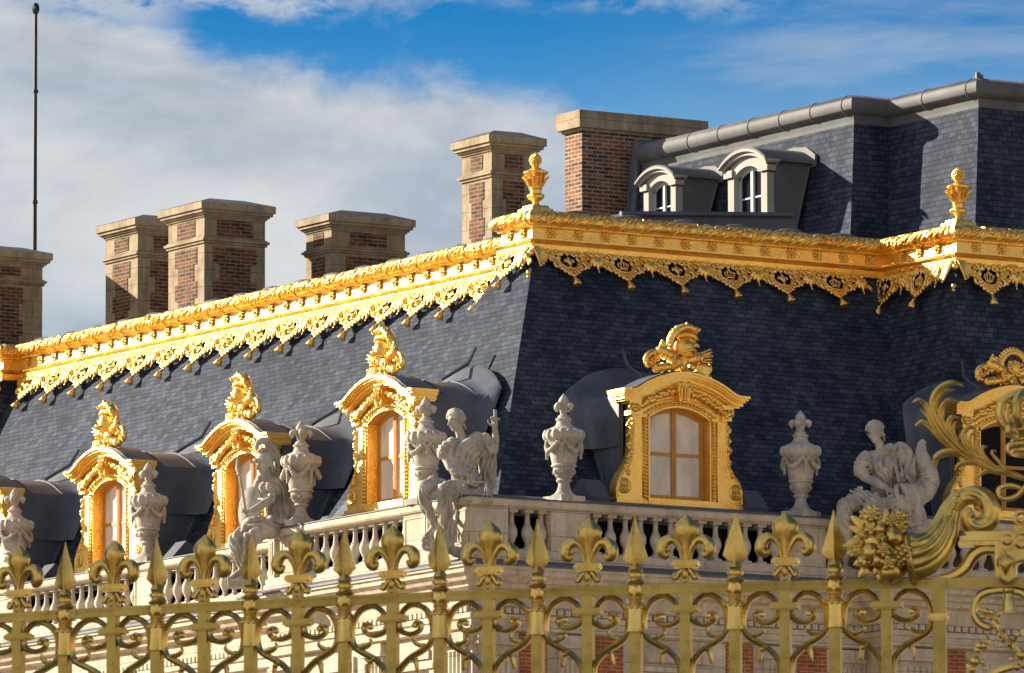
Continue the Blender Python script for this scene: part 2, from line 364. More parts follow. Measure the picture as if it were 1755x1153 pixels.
# ================================================================== PALACE WING
def W(z): return z+H
palace=thing('palace_wing',(0,0,0),0,'stone palace wing with steep slate roof, gilded eaves and gilded dormers','palace')
CP=[(5.0,44),(5.0,26.1),(5.35,26.1),(5.35,5.26),(3.92,5.26),(3.92,4.2),(11.5,4.2),(11.5,1.82),(24,1.82)]
LV=[(-.35,-.07),(0,0),(2.5,.48),(5.1,1.0),(5.25,1.03)]
def li(a,b,f): return a+(b-a)*f
def slate_roof():
    m=MB()
    def ring(f):
        P1L=li(1.42,4.06,f); P1F=li(7.7,5.10,f); LRu=li(2.6,5.49,f); RRv=li(1.42,4.34,f); P2L=li(10.05,11.66,f); P2R=li(.75,1.98,f); P0v=li(25.6,26.25,f)
        return [[(LRu-.32,44),(LRu-.32,P0v),(LRu+.2,P0v)],[(LRu,30),(LRu,4.9)],[(LRu+.2,P1F),(P1L,P1F),(P1L,RRv),(P2L,RRv),(P2L,P2R),(24,P2R)]]
    rs=[(W(z),ring(f)) for z,f in LV]
    for c in range(3):
        k=len(rs[0][1][c]); base=len(m.v)
        m.v+=[Vector((p[0],p[1],z)) for z,r in rs for p in r[c]]
        for i in range(len(rs)-1):
            for j in range(k-1): m.f.append((base+i*k+j,base+i*k+j+1,base+(i+1)*k+j+1,base+(i+1)*k+j))
    return m.build('slate_roof',SLATE,palace)
slate_roof()
# lead flat behind the gilded roll, lead gutter behind the balustrade
m=MB(); m.sweep([(0,W(5.55)),(-.07,W(5.68)),(-.10,W(5.775)),(-.3,W(5.80)),(-.5,W(5.74)),(-.5,W(5.3)),(-.1,W(5.3))],CP)
for k in range(18): m.ell((5.55,5.9+1.15*k,W(5.79)),(.14,.30,.055),n=12)
for k in range(6): m.ell((5.0+1.15*k,4.4,W(5.785)),(.26,.14,.05),n=12)
m.prism([(5.75,30),(5.75,5.0),(4.4,4.9),(4.4,4.6),(11.9,4.6),(11.95,2.3),(24,2.3),(24,30)],W(5.5),W(5.62),ax='z')
for k in range(60): # little lead rolls along the edge
    pass
m.build('lead_flat',LEADL,palace)
m=MB()
for k in range(18):
    v=5.9+k*1.15
    m.tube([(5.55,v,W(5.72)),(6.3,v,W(5.79)),(6.9,v,W(5.74))],.07,8)
for u in [4.8+.62*i for i in range(20)]:
    if u<11: m.tube([(u,4.45,W(5.72)),(u,4.75,W(5.77)),(u,6.2,W(5.78))],.05,8)
m.build('lead_roll',LEAD,palace,True)
BP=[(0,44),(0,26.9),(1.0,26.9),(1.0,6.86),(0,6.86),(0,0),(8.12,0),(8.12,-.9),(24,-.9)]
m=MB(); m.sweep([(-.34,W(-.25)),(-.34,W(.08)),(-.55,W(.13)),(-1.5,W(.10)),(-3.5,W(.12)),(-3.5,W(-.25))],BP); m.build('lead_gutter',LEAD,palace)
# ---- gilded cornice
m=MB(); m.sweep([(-.3,W(5.02)),(.03,W(5.02)),(.05,W(5.10)),(.05,W(5.14)),(.075,W(5.15)),(.10,W(5.18)),(.075,W(5.215)),(.04,W(5.23)),(.04,W(5.25)),(0,W(5.255)),(-.015,W(5.43)),(.02,W(5.44)),(.05,W(5.45)),(.06,W(5.48)),(.09,W(5.49)),(.09,W(5.52)),(.05,W(5.53)),(-.3,W(5.53))],CP)
corn=m.build('gilded_cornice',GOLD,palace,True,35)
tp=[(.05+.115*math.sin(t),W(5.60)-.115*math.cos(t)) for t in [2*math.pi*i/14 for i in range(14)]]
m=MB(); m.sweep(tp+[tp[0]],CP)
rnd=random.Random(3)
def roll_leaves(m,a,b):
    a=Vector(a);b=Vector(b);d=(b-a);L=d.length;d.normalize();out=Vector((d.y,-d.x,0)); n=int(L/.57+.5)
    for k in range(n):
        s0=(k+.5)*L/n
        for j in range(26):
            t=rnd.uniform(-.28,.22); th=rnd.uniform(-.5,1.75); rr=.12
            c=a+d*(s0+t+.10*(th-.6))+out*(.05+rr*math.cos(th))+Vector((0,0,5.60+H+rr*math.sin(th)))-Vector((0,0,0))
            dirv=(d*1.0+(-out*math.sin(th)+Vector((0,0,1))*math.cos(th))*.75).normalized()
            nrm=(out*math.cos(th)+Vector((0,0,1))*math.sin(th)); q=dirv.cross(nrm)
            M=Matrix((dirv,q,nrm)).transposed()
            m.ell(c,(.105,.026,.030),n=6,rot=M)
        # band
        for q in (.27,): 
            c=a+d*(s0+q)
            M=Matrix.Translation((c.x,c.y,0))@Matrix.Rotation(math.atan2(d.y,d.x),4,'Z')
            m.torus((0,-.05,W(5.60)),.125,.02,M,12,5,'x')
seg=[((5.0,30),(5.0,26.1)),((5.0,26.1),(5.35,26.1)),((5.35,26.1),(5.35,5.26)),((3.92,5.26),(3.92,4.2)),((3.92,4.2),(11.5,4.2)),((11.5,4.2),(11.5,1.82)),((11.5,1.82),(15,1.82))]
for a,b in seg: roll_leaves(m,(*a,0),(*b,0))
m.build('roll_moulding',GOLD,corn,True,50)
def rosette_mb():
    m=MB(); m.lathe([(.001,.02),(.05,.02),(.05,.0),(.10,-.012),(.105,.0)],14,RX(R(90)))
    for i in range(8):
        a=2*math.pi*i/8; m.ell((.066*math.cos(a),-.02,.066*math.sin(a)),(.040,.018,.022),rot=Matrix.Rotation(-a,3,'Y'),n=6)
    for i in range(6):
        a=2*math.pi*(i+.5)/6; m.ell((.03*math.cos(a),-.04,.03*math.sin(a)),(.02,.014,.016),n=6)
    m.ell((0,-.055,0),.02,n=6); return m
ros=rosette_mb().build('rosette',GOLD,corn,True,80)
def inst(o,parent,loc,rx=0,rz=0,sc=1):
    c=o.copy(); COL.objects.link(c); c.parent=parent; c.matrix_local=Matrix.Translation(loc)@Matrix.Rotation(rz,4,'Z')@Matrix.Rotation(rx,4,'X')@Matrix.Scale(sc,4); return c
first=[True]
def put_ros(x,y,rz):
    if first[0]: first[0]=False; ros.matrix_local=Matrix.Translation((x,y,W(5.345)))@Matrix.Rotation(rz,4,'Z'); return
    inst(ros,corn,(x,y,W(5.345)),0,rz)
LZ=R(-90)
k=0
while 25.7-.575*k>5.6: put_ros(5.345,25.7-.575*k,LZ); k+=1
for v in (4.95,4.5): put_ros(3.915,v,LZ)
for i in range(13): put_ros(4.33+.575*i,4.195,0)
for v in (3.55,2.98,2.4): put_ros(11.495,v,LZ)
for i in range(7): put_ros(11.95+.575*i,1.815,0)
for v in (26.6,27.2): put_ros(4.995,v,LZ)
# ---- lambrequin (hanging gilded fringe) motifs
def scroll(m,cx,cz,r,a0,a1,w=.016,y=-.02,tw=.6,n=9):
    pts=[];rad=[]
    for i in range(n):
        t=i/(n-1); a=a0+(a1-a0)*t; rr=r*(1-tw*t); pts.append((cx+rr*math.cos(a),y-.01*t,cz+rr*math.sin(a))); rad.append(w*(1-.2*t))
    m.tube(pts,rad,6,.9,spl=False); m.ell(pts[-1],w*1.5,n=6)
def lamb_mb(kind):
    m=MB()
    half=[(-.585,-.03),(-.50,-.035),(-.43,-.09),(-.39,-.17),(-.365,-.225),(-.26,-.235),(-.215,-.29),(-.18,-.36),(-.10,-.42),(0,-.435)]
    full=half+[(-x,z) for x,z in half[-2::-1]]
    # strapwork ribbon with two ridges
    for dz,w_,yy in ((0,.050,-.012),(.034,.013,-.04),(-.034,.013,-.04)):
        m.tube([(x,yy,z+dz) for x,z in full],w_,6,.55 if dz==0 else 1.2,spl=False)
    m.box(-.58,.58,-.02,.01,-.03,.04)
    for i in range(14):
        x=-.54+1.08*i/13; m.ell((x,-.025,-.055-.02*(i%2)),(.036,.026,.050),n=7,rot=Matrix.Rotation(.5 if i%2 else -.5,3,'Y'))
    for s in (-1,1):
        scroll(m,s*.13,-.09,.075,math.pi/2,math.pi/2-s*4.2,.023); scroll(m,s*.28,-.085,.07,math.pi/2,math.pi/2+s*4.2,.023)
        m.ell((s*.20,-.025,-.10),(.02,.02,.05),n=6); m.ell((s*.34,-.02,-.14),(.03,.02,.035),n=6)
        scroll(m,s*.46,-.14,.07,math.pi/2,math.pi/2-s*4.5,.021); m.ell((s*.40,-.02,-.05),(.05,.025,.04),n=7)
    m.ell((0,-.03,-.10),(.022,.02,.05),n=6)
    if kind=='fleur':
        m.ell((0,-.035,-.25),(.045,.035,.09),n=8)
        for s in (-1,1):
            m.tube([(0,-.03,-.31),(s*.035,-.035,-.27),(s*.075,-.035,-.235),(s*.10,-.03,-.27)],[.016,.024,.028,.018],6)
        m.box(-.05,.05,-.05,-.01,-.325,-.305); m.ell((0,-.03,-.36),(.03,.02,.03),n=6)
    else:
        m.torus((0,-.02,-.325),.075,.018,Matrix.Diagonal((1,.6,1,1)),12,6,'z')
        for i in range(5):
            a=-1.1+.55*i; m.tube([(.085*math.sin(a),-.02-.03*math.cos(a),-.31),(.115*math.sin(a),-.04*math.cos(a)-.01,-.24),(.04*math.sin(a),-.03,-.18)],.013,5)
            m.ell((.118*math.sin(a),-.04*math.cos(a)-.02,-.235),.02,n=6)
        m.ell((0,-.03,-.165),.025,n=6)
    # frill under the cup
    for i in range(9):
        a=math.pi*(1.08+.84*i/8); x=.225*math.cos(a); z=-.29+.20*math.sin(a)
        m.ell((x,-.03,z),(.042,.03,.060),n=7,rot=Matrix.Rotation(-(a+math.pi/2),3,'Y'))
    m.ell((0,-.035,-.53),(.07,.03,.04),n=8); m.ell((-.05,-.03,-.51),.03,n=6); m.ell((.05,-.03,-.51),.03,n=6)
    m.tube([(0,-.03,-.54),(0,-.03,-.585),(0,-.035,-.60)],[.02,.016,.03],7,spl=False)
    for s in (-1,1):
        m.tube([(s*.27,-.02,-.26),(s*.33,-.04,-.31),(s*.31,-.03,-.38),(s*.25,-.03,-.39)],[.02,.034,.03,.016],7,round_=True)
        m.ell((s*.20,-.03,-.19),(.045,.03,.06),n=7); m.ell((s*.31,-.03,-.17),(.05,.03,.045),n=7)
    # tassel
    m.lathe([(.012,-.58),(.035,-.60),(.03,-.625),(.055,-.66),(.082,-.745),(.07,-.755)],12,T(0,-.05,0),flute=lambda t,z,k:1+.10*math.cos(6*t)*(z<-.63))
    # palmette between the cups (right hand side)
    c=.58
    m.ell((c,-.035,-.13),(.055,.035,.045),n=8)
    for a,L in ((0,.19),(-.42,.17),(.42,.17),(-.85,.15),(.85,.15)):
        m.tube([(c,-.03,-.15),(c+.5*L*math.sin(a),-.06,-.15-.55*L*math.cos(a)),(c+L*math.sin(a)*1.15,-.03,-.17-L*math.cos(a))],[.028,.058,.024],7)
    for s in (-1,1):
        scroll(m,c+s*.16,-.30,.06,-math.pi/2+s*.2,-math.pi/2+s*(4.2),.026)
        m.tube([(c,-.03,-.19),(c+s*.10,-.035,-.22),(c+s*.18,-.03,-.33)],[.02,.03,.028],6)
        m.ell((c+s*.08,-.03,-.07),(.05,.03,.045),n=7)
    m.ell((c,-.035,-.365),(.03,.025,.03),n=6); m.ell((c,-.035,-.415),(.018,.018,.035),n=6)
    return m
lam={k:lamb_mb(k).build('lambrequin_motif',GOLD,corn,True,80) for k in ('fleur','crown')}
used=set()
def put_lam(i,x,y,rz,tilt):
    k='fleur' if i%2==0 else 'crown'; o=lam[k]
    M=Matrix.Translation((x,y,W(5.07)))@Matrix.Rotation(rz,4,'Z')@Matrix.Rotation(-tilt,4,'X')@Matrix.Diagonal((1,1,1.08,1))
    if k not in used: used.add(k); o.matrix_local=M; return
    c=o.copy(); COL.objects.link(c); c.parent=corn; c.matrix_local=M
for i in range(17): put_lam(i,5.36,25.45-1.17*i,LZ,math.atan(.57))
put_lam(0,3.93,4.78,LZ,math.atan(.52))
for i in range(6): put_lam(i,4.60+1.15*i,4.21,0,math.atan(.57))
put_lam(0,11.50,3.95,LZ,math.atan(.31)); put_lam(1,11.50,2.85,LZ,math.atan(.31))
for i in range(4): put_lam(i+1,12.15+1.15*i,1.81,0,math.atan(.24))
put_lam(0,5.01,26.7,LZ,math.atan(.57))
def corner_palm():
    m=MB()
    for s,rz in ((1,0),(-1,LZ)):
        m.push(RZ(rz)@RX(-R(30)))
        for i in range(7):
            a=s*(.06+.17*i); L=.42-.035*i
            m.tube([(0,-.05,-.02),(.45*L*math.sin(a),-.07,-.5*L*math.cos(a)),(L*math.sin(a)*1.1,-.05,-L*math.cos(a))],[.022,.035,.018],6)
            m.ell((L*math.sin(a)*1.12,-.05,-L*math.cos(a)),(.032,.025,.032),n=6)
        m.pop()
    m.ell((-.05,-.05,-.1),.07); m.ell((-.2,-.2,-.48),.05,n=6); m.ell((-.22,-.22,-.56),.035,n=6)
    return m
cpm=corner_palm().build('corner_palmette',GOLD,corn,True,60,(3.9,4.18,W(5.06)))
inst(cpm,corn,(11.48,1.80,W(5.06)))
# ---- walls and main entablature
m=MB()
m.box(1.5,8.6,1.5,40,0,W(-.2)); 
m.box(1.5,30,1.5,40,0,W(-.25))
WP=[(.15,44),(.15,26.9),(1.15,26.9),(1.15,6.95),(.15,6.95),(.15,.15),(8.3,.15),(8.3,-.75),(24,-.75)]
m.sweep([(0,0),(0,W(-1.0)),(-1.6,W(-1.0)),(-1.6,0)],WP)
m.build('stone_wall',STONE,palace)
m=MB()
m.sweep([(-.2,W(-1.06)),(.16,W(-1.06)),(.46,W(-1.17)),(.46,W(-1.24)),(.42,W(-1.25)),(.42,W(-1.33)),(.34,W(-1.38)),(.30,W(-1.45)),(.22,W(-1.47)),(.20,W(-1.55)),(.08,W(-1.60)),(.06,W(-1.66)),(.05,W(-1.86)),(-.1,W(-1.86))],WP)
m.sweep([(-.1,W(-1.97)),(.05,W(-1.97)),(.10,W(-1.99)),(.10,W(-2.07)),(.06,W(-2.09)),(.06,W(-2.19)),(.12,W(-2.21)),(.12,W(-2.25)),(.03,W(-2.28)),(-.1,W(-2.28))],WP)
m.sweep([(-.1,W(-1.86)),(.02,W(-1.86)),(.02,W(-1.97)),(-.1,W(-1.97))],WP)
ent=m.build('entablature',STONE,palace,False)
m=MB(); m.sweep([(-.2,W(-1.03)),(.16,W(-1.045)),(.47,W(-1.155)),(.485,W(-1.155)),(.485,W(-1.19)),(.455,W(-1.19)),(.455,W(-1.165)),(.16,W(-1.058)),(-.2,W(-1.055))],WP); m.build('lead_flashing',LEAD,palace)
m=MB(); dm=MB(); dm.box(-.043,.043,-.10,.0,-.095,0); dme=dm.mesh('dentil'); dme.materials.append(STONE)
def dent(a,b,solo=False):
    a=Vector(a);b=Vector(b);d=(b-a);L=d.length;d.normalize();rz=math.atan2(d.y,d.x); n=int(L/.15)
    for i in range(n):
        c=a+d*(i+.5)*L/n
        if solo:
            o=bpy.data.objects.new('dentil',dme); COL.objects.link(o); o.parent=ent; o.location=(c.x,c.y,W(-1.87)); o.rotation_euler=(0,0,rz); continue
        m.box(-.043,.043,-.10,.0,W(-1.965),W(-1.87),T(c.x,c.y,0)@RZ(rz))
dent((1.15,26.9),(1.15,6.95)); dent((.15,6.95),(.15,.15)); dent((.15,.15),(8.3,.15),True); dent((8.3,.15),(8.3,-.75)); dent((8.3,-.75),(13.5,-.75),True)
dc=m.build('dentil_course',STONE,palace); dc['kind']='stuff'
# brick panels, fluted pilasters, window heads under the entablature
def wallface(px,py,rz,items):
    M=T(px,py,0)@RZ(rz)
    for kind,x0,x1 in items:
        if kind=='b':
            m=MB(); m.box(x0,x1,-.03,.1,W(-6),W(-2.30),M); m.build('brick_panel',BRICKW,palace)
        elif kind=='p':
            m=MB(); m.box(x0,x1,-.06,.1,W(-6),W(-2.52),M); w=(x1-x0); n=5
            for i in range(n):
                c=x0+w*(i+.5)/n; m.tube([(c,-.065,W(-6)),(c,-.065,W(-2.62))],w/n*.33,8,1,M,spl=False)
            m.box(x0-.04,x1+.04,-.12,.1,W(-2.50),W(-2.30),M); m.box(x0-.07,x1+.07,-.15,.1,W(-2.52),W(-2.47),M)
            m.build('pilaster',STONE,palace,True,40)
        elif kind=='w':
            m=MB(); m.box(x0,x1,-.05,.1,W(-2.75),W(-2.45),M); m.box(x0-.05,x1+.05,-.10,.1,W(-2.85),W(-2.76),M)
            m.box(x0+.1,x1-.1,-.09,.1,W(-2.68),W(-2.52),M)
            m.box(x0-.1,x0+.12,-.06,.1,W(-6),W(-2.86),M); m.box(x1-.12,x1+.1,-.06,.1,W(-6),W(-2.86),M); m.build('window_surround',STONE,palace)
            m=MB(); m.box(x0+.16,x1-.16,-.02,.1,W(-6),W(-3.0),M); m.build('wall_window_pane',DARKG,palace)
pat=[('p',.1,.75),('b',.95,1.5),('p',1.72,2.25),('b',2.5,3.05),('w',3.4,4.9),('b',5.2,5.75),('p',5.95,6.5),('b',6.7,7.3),('p',7.5,8.0)]
wallface(.15,.15,0,pat)
wallface(8.3,-.75,0,[('p',.1,.75),('b',.95,1.5),('w',1.9,3.3),('b',3.7,4.3),('p',4.6,5.2)])
wallface(.15,6.95,LZ,[('p',.15,.8),('w',1.5,2.9),('p',3.3,3.9),('w',4.4,5.6),('p',6.0,6.65)])
wallface(1.15,26.9,LZ,sum([[('p',.3+4*i,.95+4*i),('w',1.7+4*i,3.4+4*i)] for i in range(5)],[]))
# ---- balustrade
m=MB(); prof=[(-.36,W(-.16)),(-.02,W(-.16)),(0,W(-.14)),(.03,W(-.13)),(.05,W(-.10)),(.05,W(-.03)),(.03,W(0)),(-.36,W(.0))]
m.sweep(prof,BP)
m.sweep([(-.34,W(-.86)),(.0,W(-.86)),(.03,W(-.88)),(.03,W(-.97)),(.06,W(-1.0)),(.06,W(-1.06)),(-.34,W(-1.06))],BP)
bal=m.build('balustrade',STONE,palace)
m=MB(); m.sweep([(-.05,W(.004)),(.055,W(.004)),(.055,W(.022)),(-.30,W(.03)),(-.36,W(.02))],BP); m.build('lead_capping',LEAD,bal)
def pedestal(m,x0,x1,px,py,rz):
    M=T(px,py,0)@RZ(rz)
    m.box(x0,x1,-.012,.33,W(-.86),W(-.16),M)
    for a,b,c,d in ((x0+.06,x1-.06,-.80,-.775),(x0+.06,x1-.06,-.235,-.21),): m.box(a,b,-.024,.0,W(c),W(d),M)
    m.box(x0+.06,x0+.085,-.024,0,W(-.775),W(-.235),M); m.box(x1-.085,x1-.06,-.024,0,W(-.775),W(-.235),M)
_ped=pedestal
def pedestal(m,*a):
    q=MB(); _ped(q,*a); q.build('pedestal',STONE,bal)
m=None
for a,b in ((.012,.78),(1.65,2.45),(6.6,7.36)): pedestal(m,a,b,0,0,0)
for a,b in ((.012,.85),(3.6,4.4),(8,8.8)): pedestal(m,a,b,8.12,-.9,0)
for a,b in ((.05,.25),(.45,1.22),(4.7,5.5),(5.96,6.848)): pedestal(m,a,b,0,6.86,LZ)
for a,b in ((7.95,8.8),(13.4,14.2),(2.6,3.4)): pedestal(m,a,b,1.0,26.9,LZ)

bp=[(.075,-.86),(.075,-.81),(.045,-.80),(.058,-.78),(.04,-.755),(.055,-.72),(.10,-.62),(.108,-.56),(.095,-.495),(.078,-.47),(.082,-.455),(.058,-.43),(.045,-.34),(.042,-.27),(.055,-.255),(.04,-.235),(.06,-.215)]
bm_=MB(); bm_.lathe(bp,14,T(0,.16,0)); bm_.box(-.085,.085,.075,.245,-.215,-.158); bm_.box(-.085,.085,.075,.245,-.862,-.82)
bo=bm_.build('baluster',BALU,bal,True,40); bo.location=(.95,0,H)
def put_bal(px,py,rz,xs):
    for x in xs:
        c=bo.copy(); COL.objects.link(c); c.parent=bal; c.matrix_local=T(px,py,H)@RZ(rz)@T(x,0,0)
def fr(a,b,n): return [a+(b-a)*(i+.5)/n for i in range(n)]
put_bal(0,0,0,[1.27,1.57-.02]); bo.location=(.95,0,H)
put_bal(0,0,0,fr(2.5,6.55,13)); put_bal(0,0,0,fr(7.4,8.05,2))
put_bal(8.12,-.9,0,fr(.9,3.55,8)+fr(4.45,7.9,10))
put_bal(0,6.86,LZ,[.36]+fr(1.27,4.65,10)+[5.62,5.84]); 
put_bal(1.0,26.9,LZ,fr(3.45,7.9,13)+fr(8.85,13.35,13)+fr(14.25,19.8,16))
# ================================================================== DORMERS
PED=[(-1.32,1.96),(-1.12,1.96),(-1.03,1.985),(-.93,2.04),(-.8,2.115),(-.62,2.195),(-.42,2.26),(-.2,2.305),(0,2.32)]
PED=PED+[(-x,z) for x,z in PED[-2::-1]]
def pedz(x):
    for (a,za),(b,zb) in zip(PED,PED[1:]):
        if a<=x<=b: return za+(zb-za)*(x-a)/(b-a)
    return 1.96
def archz(x,w=.665,sp=1.52,ri=.22):
    x=abs(x)
    if x>=w: return sp
    Rr=(w*w+ri*ri)/(2*ri); return sp+ri-Rr+math.sqrt(Rr*Rr-x*x)
def dormer_parts():
    P={}
    # frame: two jambs with flaring consoles + arched head
    m=MB()
    out=[(1.27,0),(1.33,.06),(1.34,.18),(1.31,.33),(1.24,.47),(1.15,.58),(1.08,.68),(1.03,.80),(1.01,.95),(1.0,1.45),(1.0,1.5),(1.0,1.80)]
    for s in (-1,1):
        pj=[(s*.665,0)]+[(s*x,z) for x,z in out]+[(s*.665,1.80)]
        m.prism(pj,0,.22)
        # raised fillet following the outline
        m.tube([(s*(x-.035),-.005,z) for x,z in out[1:10]],.016,6,spl=True)
        m.prism([(s*1.35,-.04),(s*1.35,.03),(s*.64,.03),(s*.64,-.04)],-.05,.25)
        # ionic ear + block
        m.box(min(s*.86,s*1.06),max(s*.86,s*1.06),-.06,.2,1.52,1.60); m.box(min(s*.84,s*1.09),max(s*.84,s*1.09),-.08,.2,1.72,1.80)
        for q in (0,):
            m.torus((s*1.03,-.07,1.66),.055,.022,None,14,6,'y'); m.ell((s*1.03,-.09,1.66),.03,n=8)
            m.torus((s*.90,-.06,1.66),.04,.018,None,12,6,'y')
        # console rosette
        m.torus((s*1.17,-.005,.27),.125,.020,None,20,6,'y'); m.torus((s*1.17,-.01,.27),.095,.012,None,18,6,'y')
        for i in range(8):
            a=2*math.pi*i/8; m.ell((s*1.17+.052*math.cos(a),-.025,.27+.052*math.sin(a)),(.035,.02,.018),rot=Matrix.Rotation(-a,3,'Y'),n=6)
        m.ell((s*1.17,-.04,.27),.022,n=6)
        # side return of the console (seen from the side)
    N=24; xs=[-1.0+2.0*i/N for i in range(N+1)]
    for a,b in zip(xs,xs[1:]):
        if min(abs(a),abs(b))<.665:
            za=archz(a) if abs(a)<.665 else 1.52; zb=archz(b) if abs(b)<.665 else 1.52
        else: za=zb=1.80
        m.add([(a,y,z) for y,z in ((0,za),(0,pedz(a)-.10),(.22,pedz(a)-.10),(.22,za))]+[(b,y,z) for y,z in ((0,zb),(0,pedz(b)-.10),(.22,pedz(b)-.10),(.22,zb))],[(0,1,5,4),(1,2,6,5),(2,3,7,6),(3,0,4,7),(0,3,2,1),(4,5,6,7)])
    m.box(-.70,.70,-.07,.25,-.04,.075); m.box(-1.33,1.33,-.02,.25,-.30,-.035)
    P['gilded_frame']=m
    # reveals
    m=MB(); 
    for s in (-1,1): m.box(min(s*.63,s*.672),max(s*.63,s*.672),.0,.31,.07,1.56)
    for a,b in zip(xs,xs[1:]):
        a=max(-.665,min(.665,a)); b=max(-.665,min(.665,b))
        if b-a<1e-4: continue
        za,zb=archz(a),archz(b)
        m.add([(a,.0,za-.035),(a,.31,za-.035),(a,.31,za+.003),(a,.0,za+.003),(b,.0,zb-.035),(b,.31,zb-.035),(b,.31,zb+.003),(b,.0,zb+.003)],[(0,1,5,4),(2,3,7,6),(0,4,7,3),(1,2,6,5),(0,3,2,1),(4,5,6,7)])
    P['reveal']=m
    # pediment cornice, stepped
    m=MB()
    for t0,t1,d,ex in ((0,.045,.27,.0),(.04,.085,.235,.02),(.08,.115,.19,.045),(.11,.175,.145,.075),(.17,.205,.085,.11)):
        pts=[(max(-1.32+ex,min(1.32-ex,x)),z) for x,z in PED]
        for (a,za),(b,zb) in zip(pts,pts[1:]):
            if b-a<1e-4: continue
            m.add([(a,-d,za-t0),(a,-d,za-t1),(a,.30,za-t1),(a,.30,za-t0),(b,-d,zb-t0),(b,-d,zb-t1),(b,.30,zb-t1),(b,.30,zb-t0)],[(0,1,5,4),(1,2,6,5),(2,3,7,6),(3,0,4,7),(0,3,2,1),(4,5,6,7)])
    P['pediment']=m
    # keystone
    m=MB(); m.prism([(-.15,2.16),(.15,2.16),(.10,1.80),(-.10,1.80)],-.16,.05)
    for s in (-1,1): m.torus((s*.075,-.17,2.10),.045,.02,None,12,6,'y'); m.tube([(s*.07,-.17,2.06),(s*.06,-.18,1.95),(s*.05,-.15,1.82)],.022,6)
    m.tube([(0,-.165,2.1),(0,-.19,1.95),(0,-.15,1.80)],.02,6); m.ell((0,-.16,1.79),(.06,.05,.04))
    P['keystone']=m
    # bead mouldings
    m=MB()
    pts=[(s*.715,z) for s in (-1,1) for z in [.09+.066*i for i in range(22)]]
    for i in range(19):
        x=-.66+1.32*i/18; pts.append((x*1.08,archz(x,.665)+.055))
    for x,z in pts: m.ell((x,-.020,z),(.043,.036,.029),n=8)
    for s in (-1,1):
        m.tube([(s*.775,-.004,.08),(s*.775,-.004,1.5)],.013,6,spl=False); m.tube([(s*.672,-.008,.08),(s*.672,-.008,1.5)],.010,6,spl=False)
    m.tube([(x,-.006,archz(x,.665)+.012) for x in [-.66+1.32*i/20 for i in range(21)]],.011,6,spl=False); m.tube([(x*1.17,-.004,archz(x,.665)+.115) for x in [-.66+1.32*i/20 for i in range(21)]],.013,6,spl=False)
    P['bead_moulding']=m
    # garlands
    rr=random.Random(5); P['garland']=[]
    for s in (-1,1):
        m=MB(); P['garland'].append(m)
        for i in range(34):
            t=i/33; x=s*(.17+.80*t); z=1.98-.36*t**1.5+rr.uniform(-.035,.035)
            m.ell((x+rr.uniform(-.02,.02),-.05+rr.uniform(-.03,.01),z),(rr.uniform(.042,.066),.05,rr.uniform(.035,.055)),n=8,rot=Matrix.Rotation(rr.uniform(0,3),3,'Y'))
        m=MB(); P['garland'].append(m)
        for i in range(34):
            z=1.42-.92*i/33; x=s*(1.03+.025*math.sin(i*.9)+(.0 if z>.75 else (.75-z)*.35))
            m.ell((x+rr.uniform(-.02,.02),-.02+rr.uniform(0,.10),z),(rr.uniform(.032,.05),.04,rr.uniform(.035,.055)),n=8)
    return P
DP=dormer_parts()
DM={}
for k,m in [(a,b) for a,v in DP.items() for b in (v if isinstance(v,list) else [v])]:
    me=m.mesh(k,True,35 if k not in ('bead_moulding','garland') else 100); me.materials.append(GOLD); DM.setdefault(k,[]).append(me)
def sash(pane_kind):
    m=MB(); y0,y1=.21,.255
    for s in (-1,1): m.box(min(s*.635,s*.55),max(s*.635,s*.55),y0+.004,y1,.075,1.50)
    m.box(-.045,.045,y0-.02,y1,.075,1.71); m.box(-.01,.01,y0-.032,y0,.075,1.70)
    m.box(-.62,.62,y0-.003,y1,.075,.17); m.box(-.62,.62,y0+.009,y1-.004,.865,.925)
    N=16
    for i in range(N):
        a=-.63+1.26*i/N; b=a+1.26/N; za,zb=archz(a,.66),archz(b,.66)
        m.add([(a,y0,za-.11),(a,y0,za),(a,y1,za),(a,y1,za-.11),(b,y0,zb-.11),(b,y0,zb),(b,y1,zb),(b,y1,zb-.11)],[(0,1,5,4),(1,2,6,5),(2,3,7,6),(3,0,4,7),(0,3,2,1),(4,5,6,7)])
    g=MB()
    m.box(-.70,.70,.272,.31,.0,1.80)
    top=[(-.62,.1)]+[(.62,.1)]+[(x,archz(x,.66)-.02) for x in [.62-1.24*i/12 for i in range(13)]]
    g.prism(top,.235,.27)
    return m,g
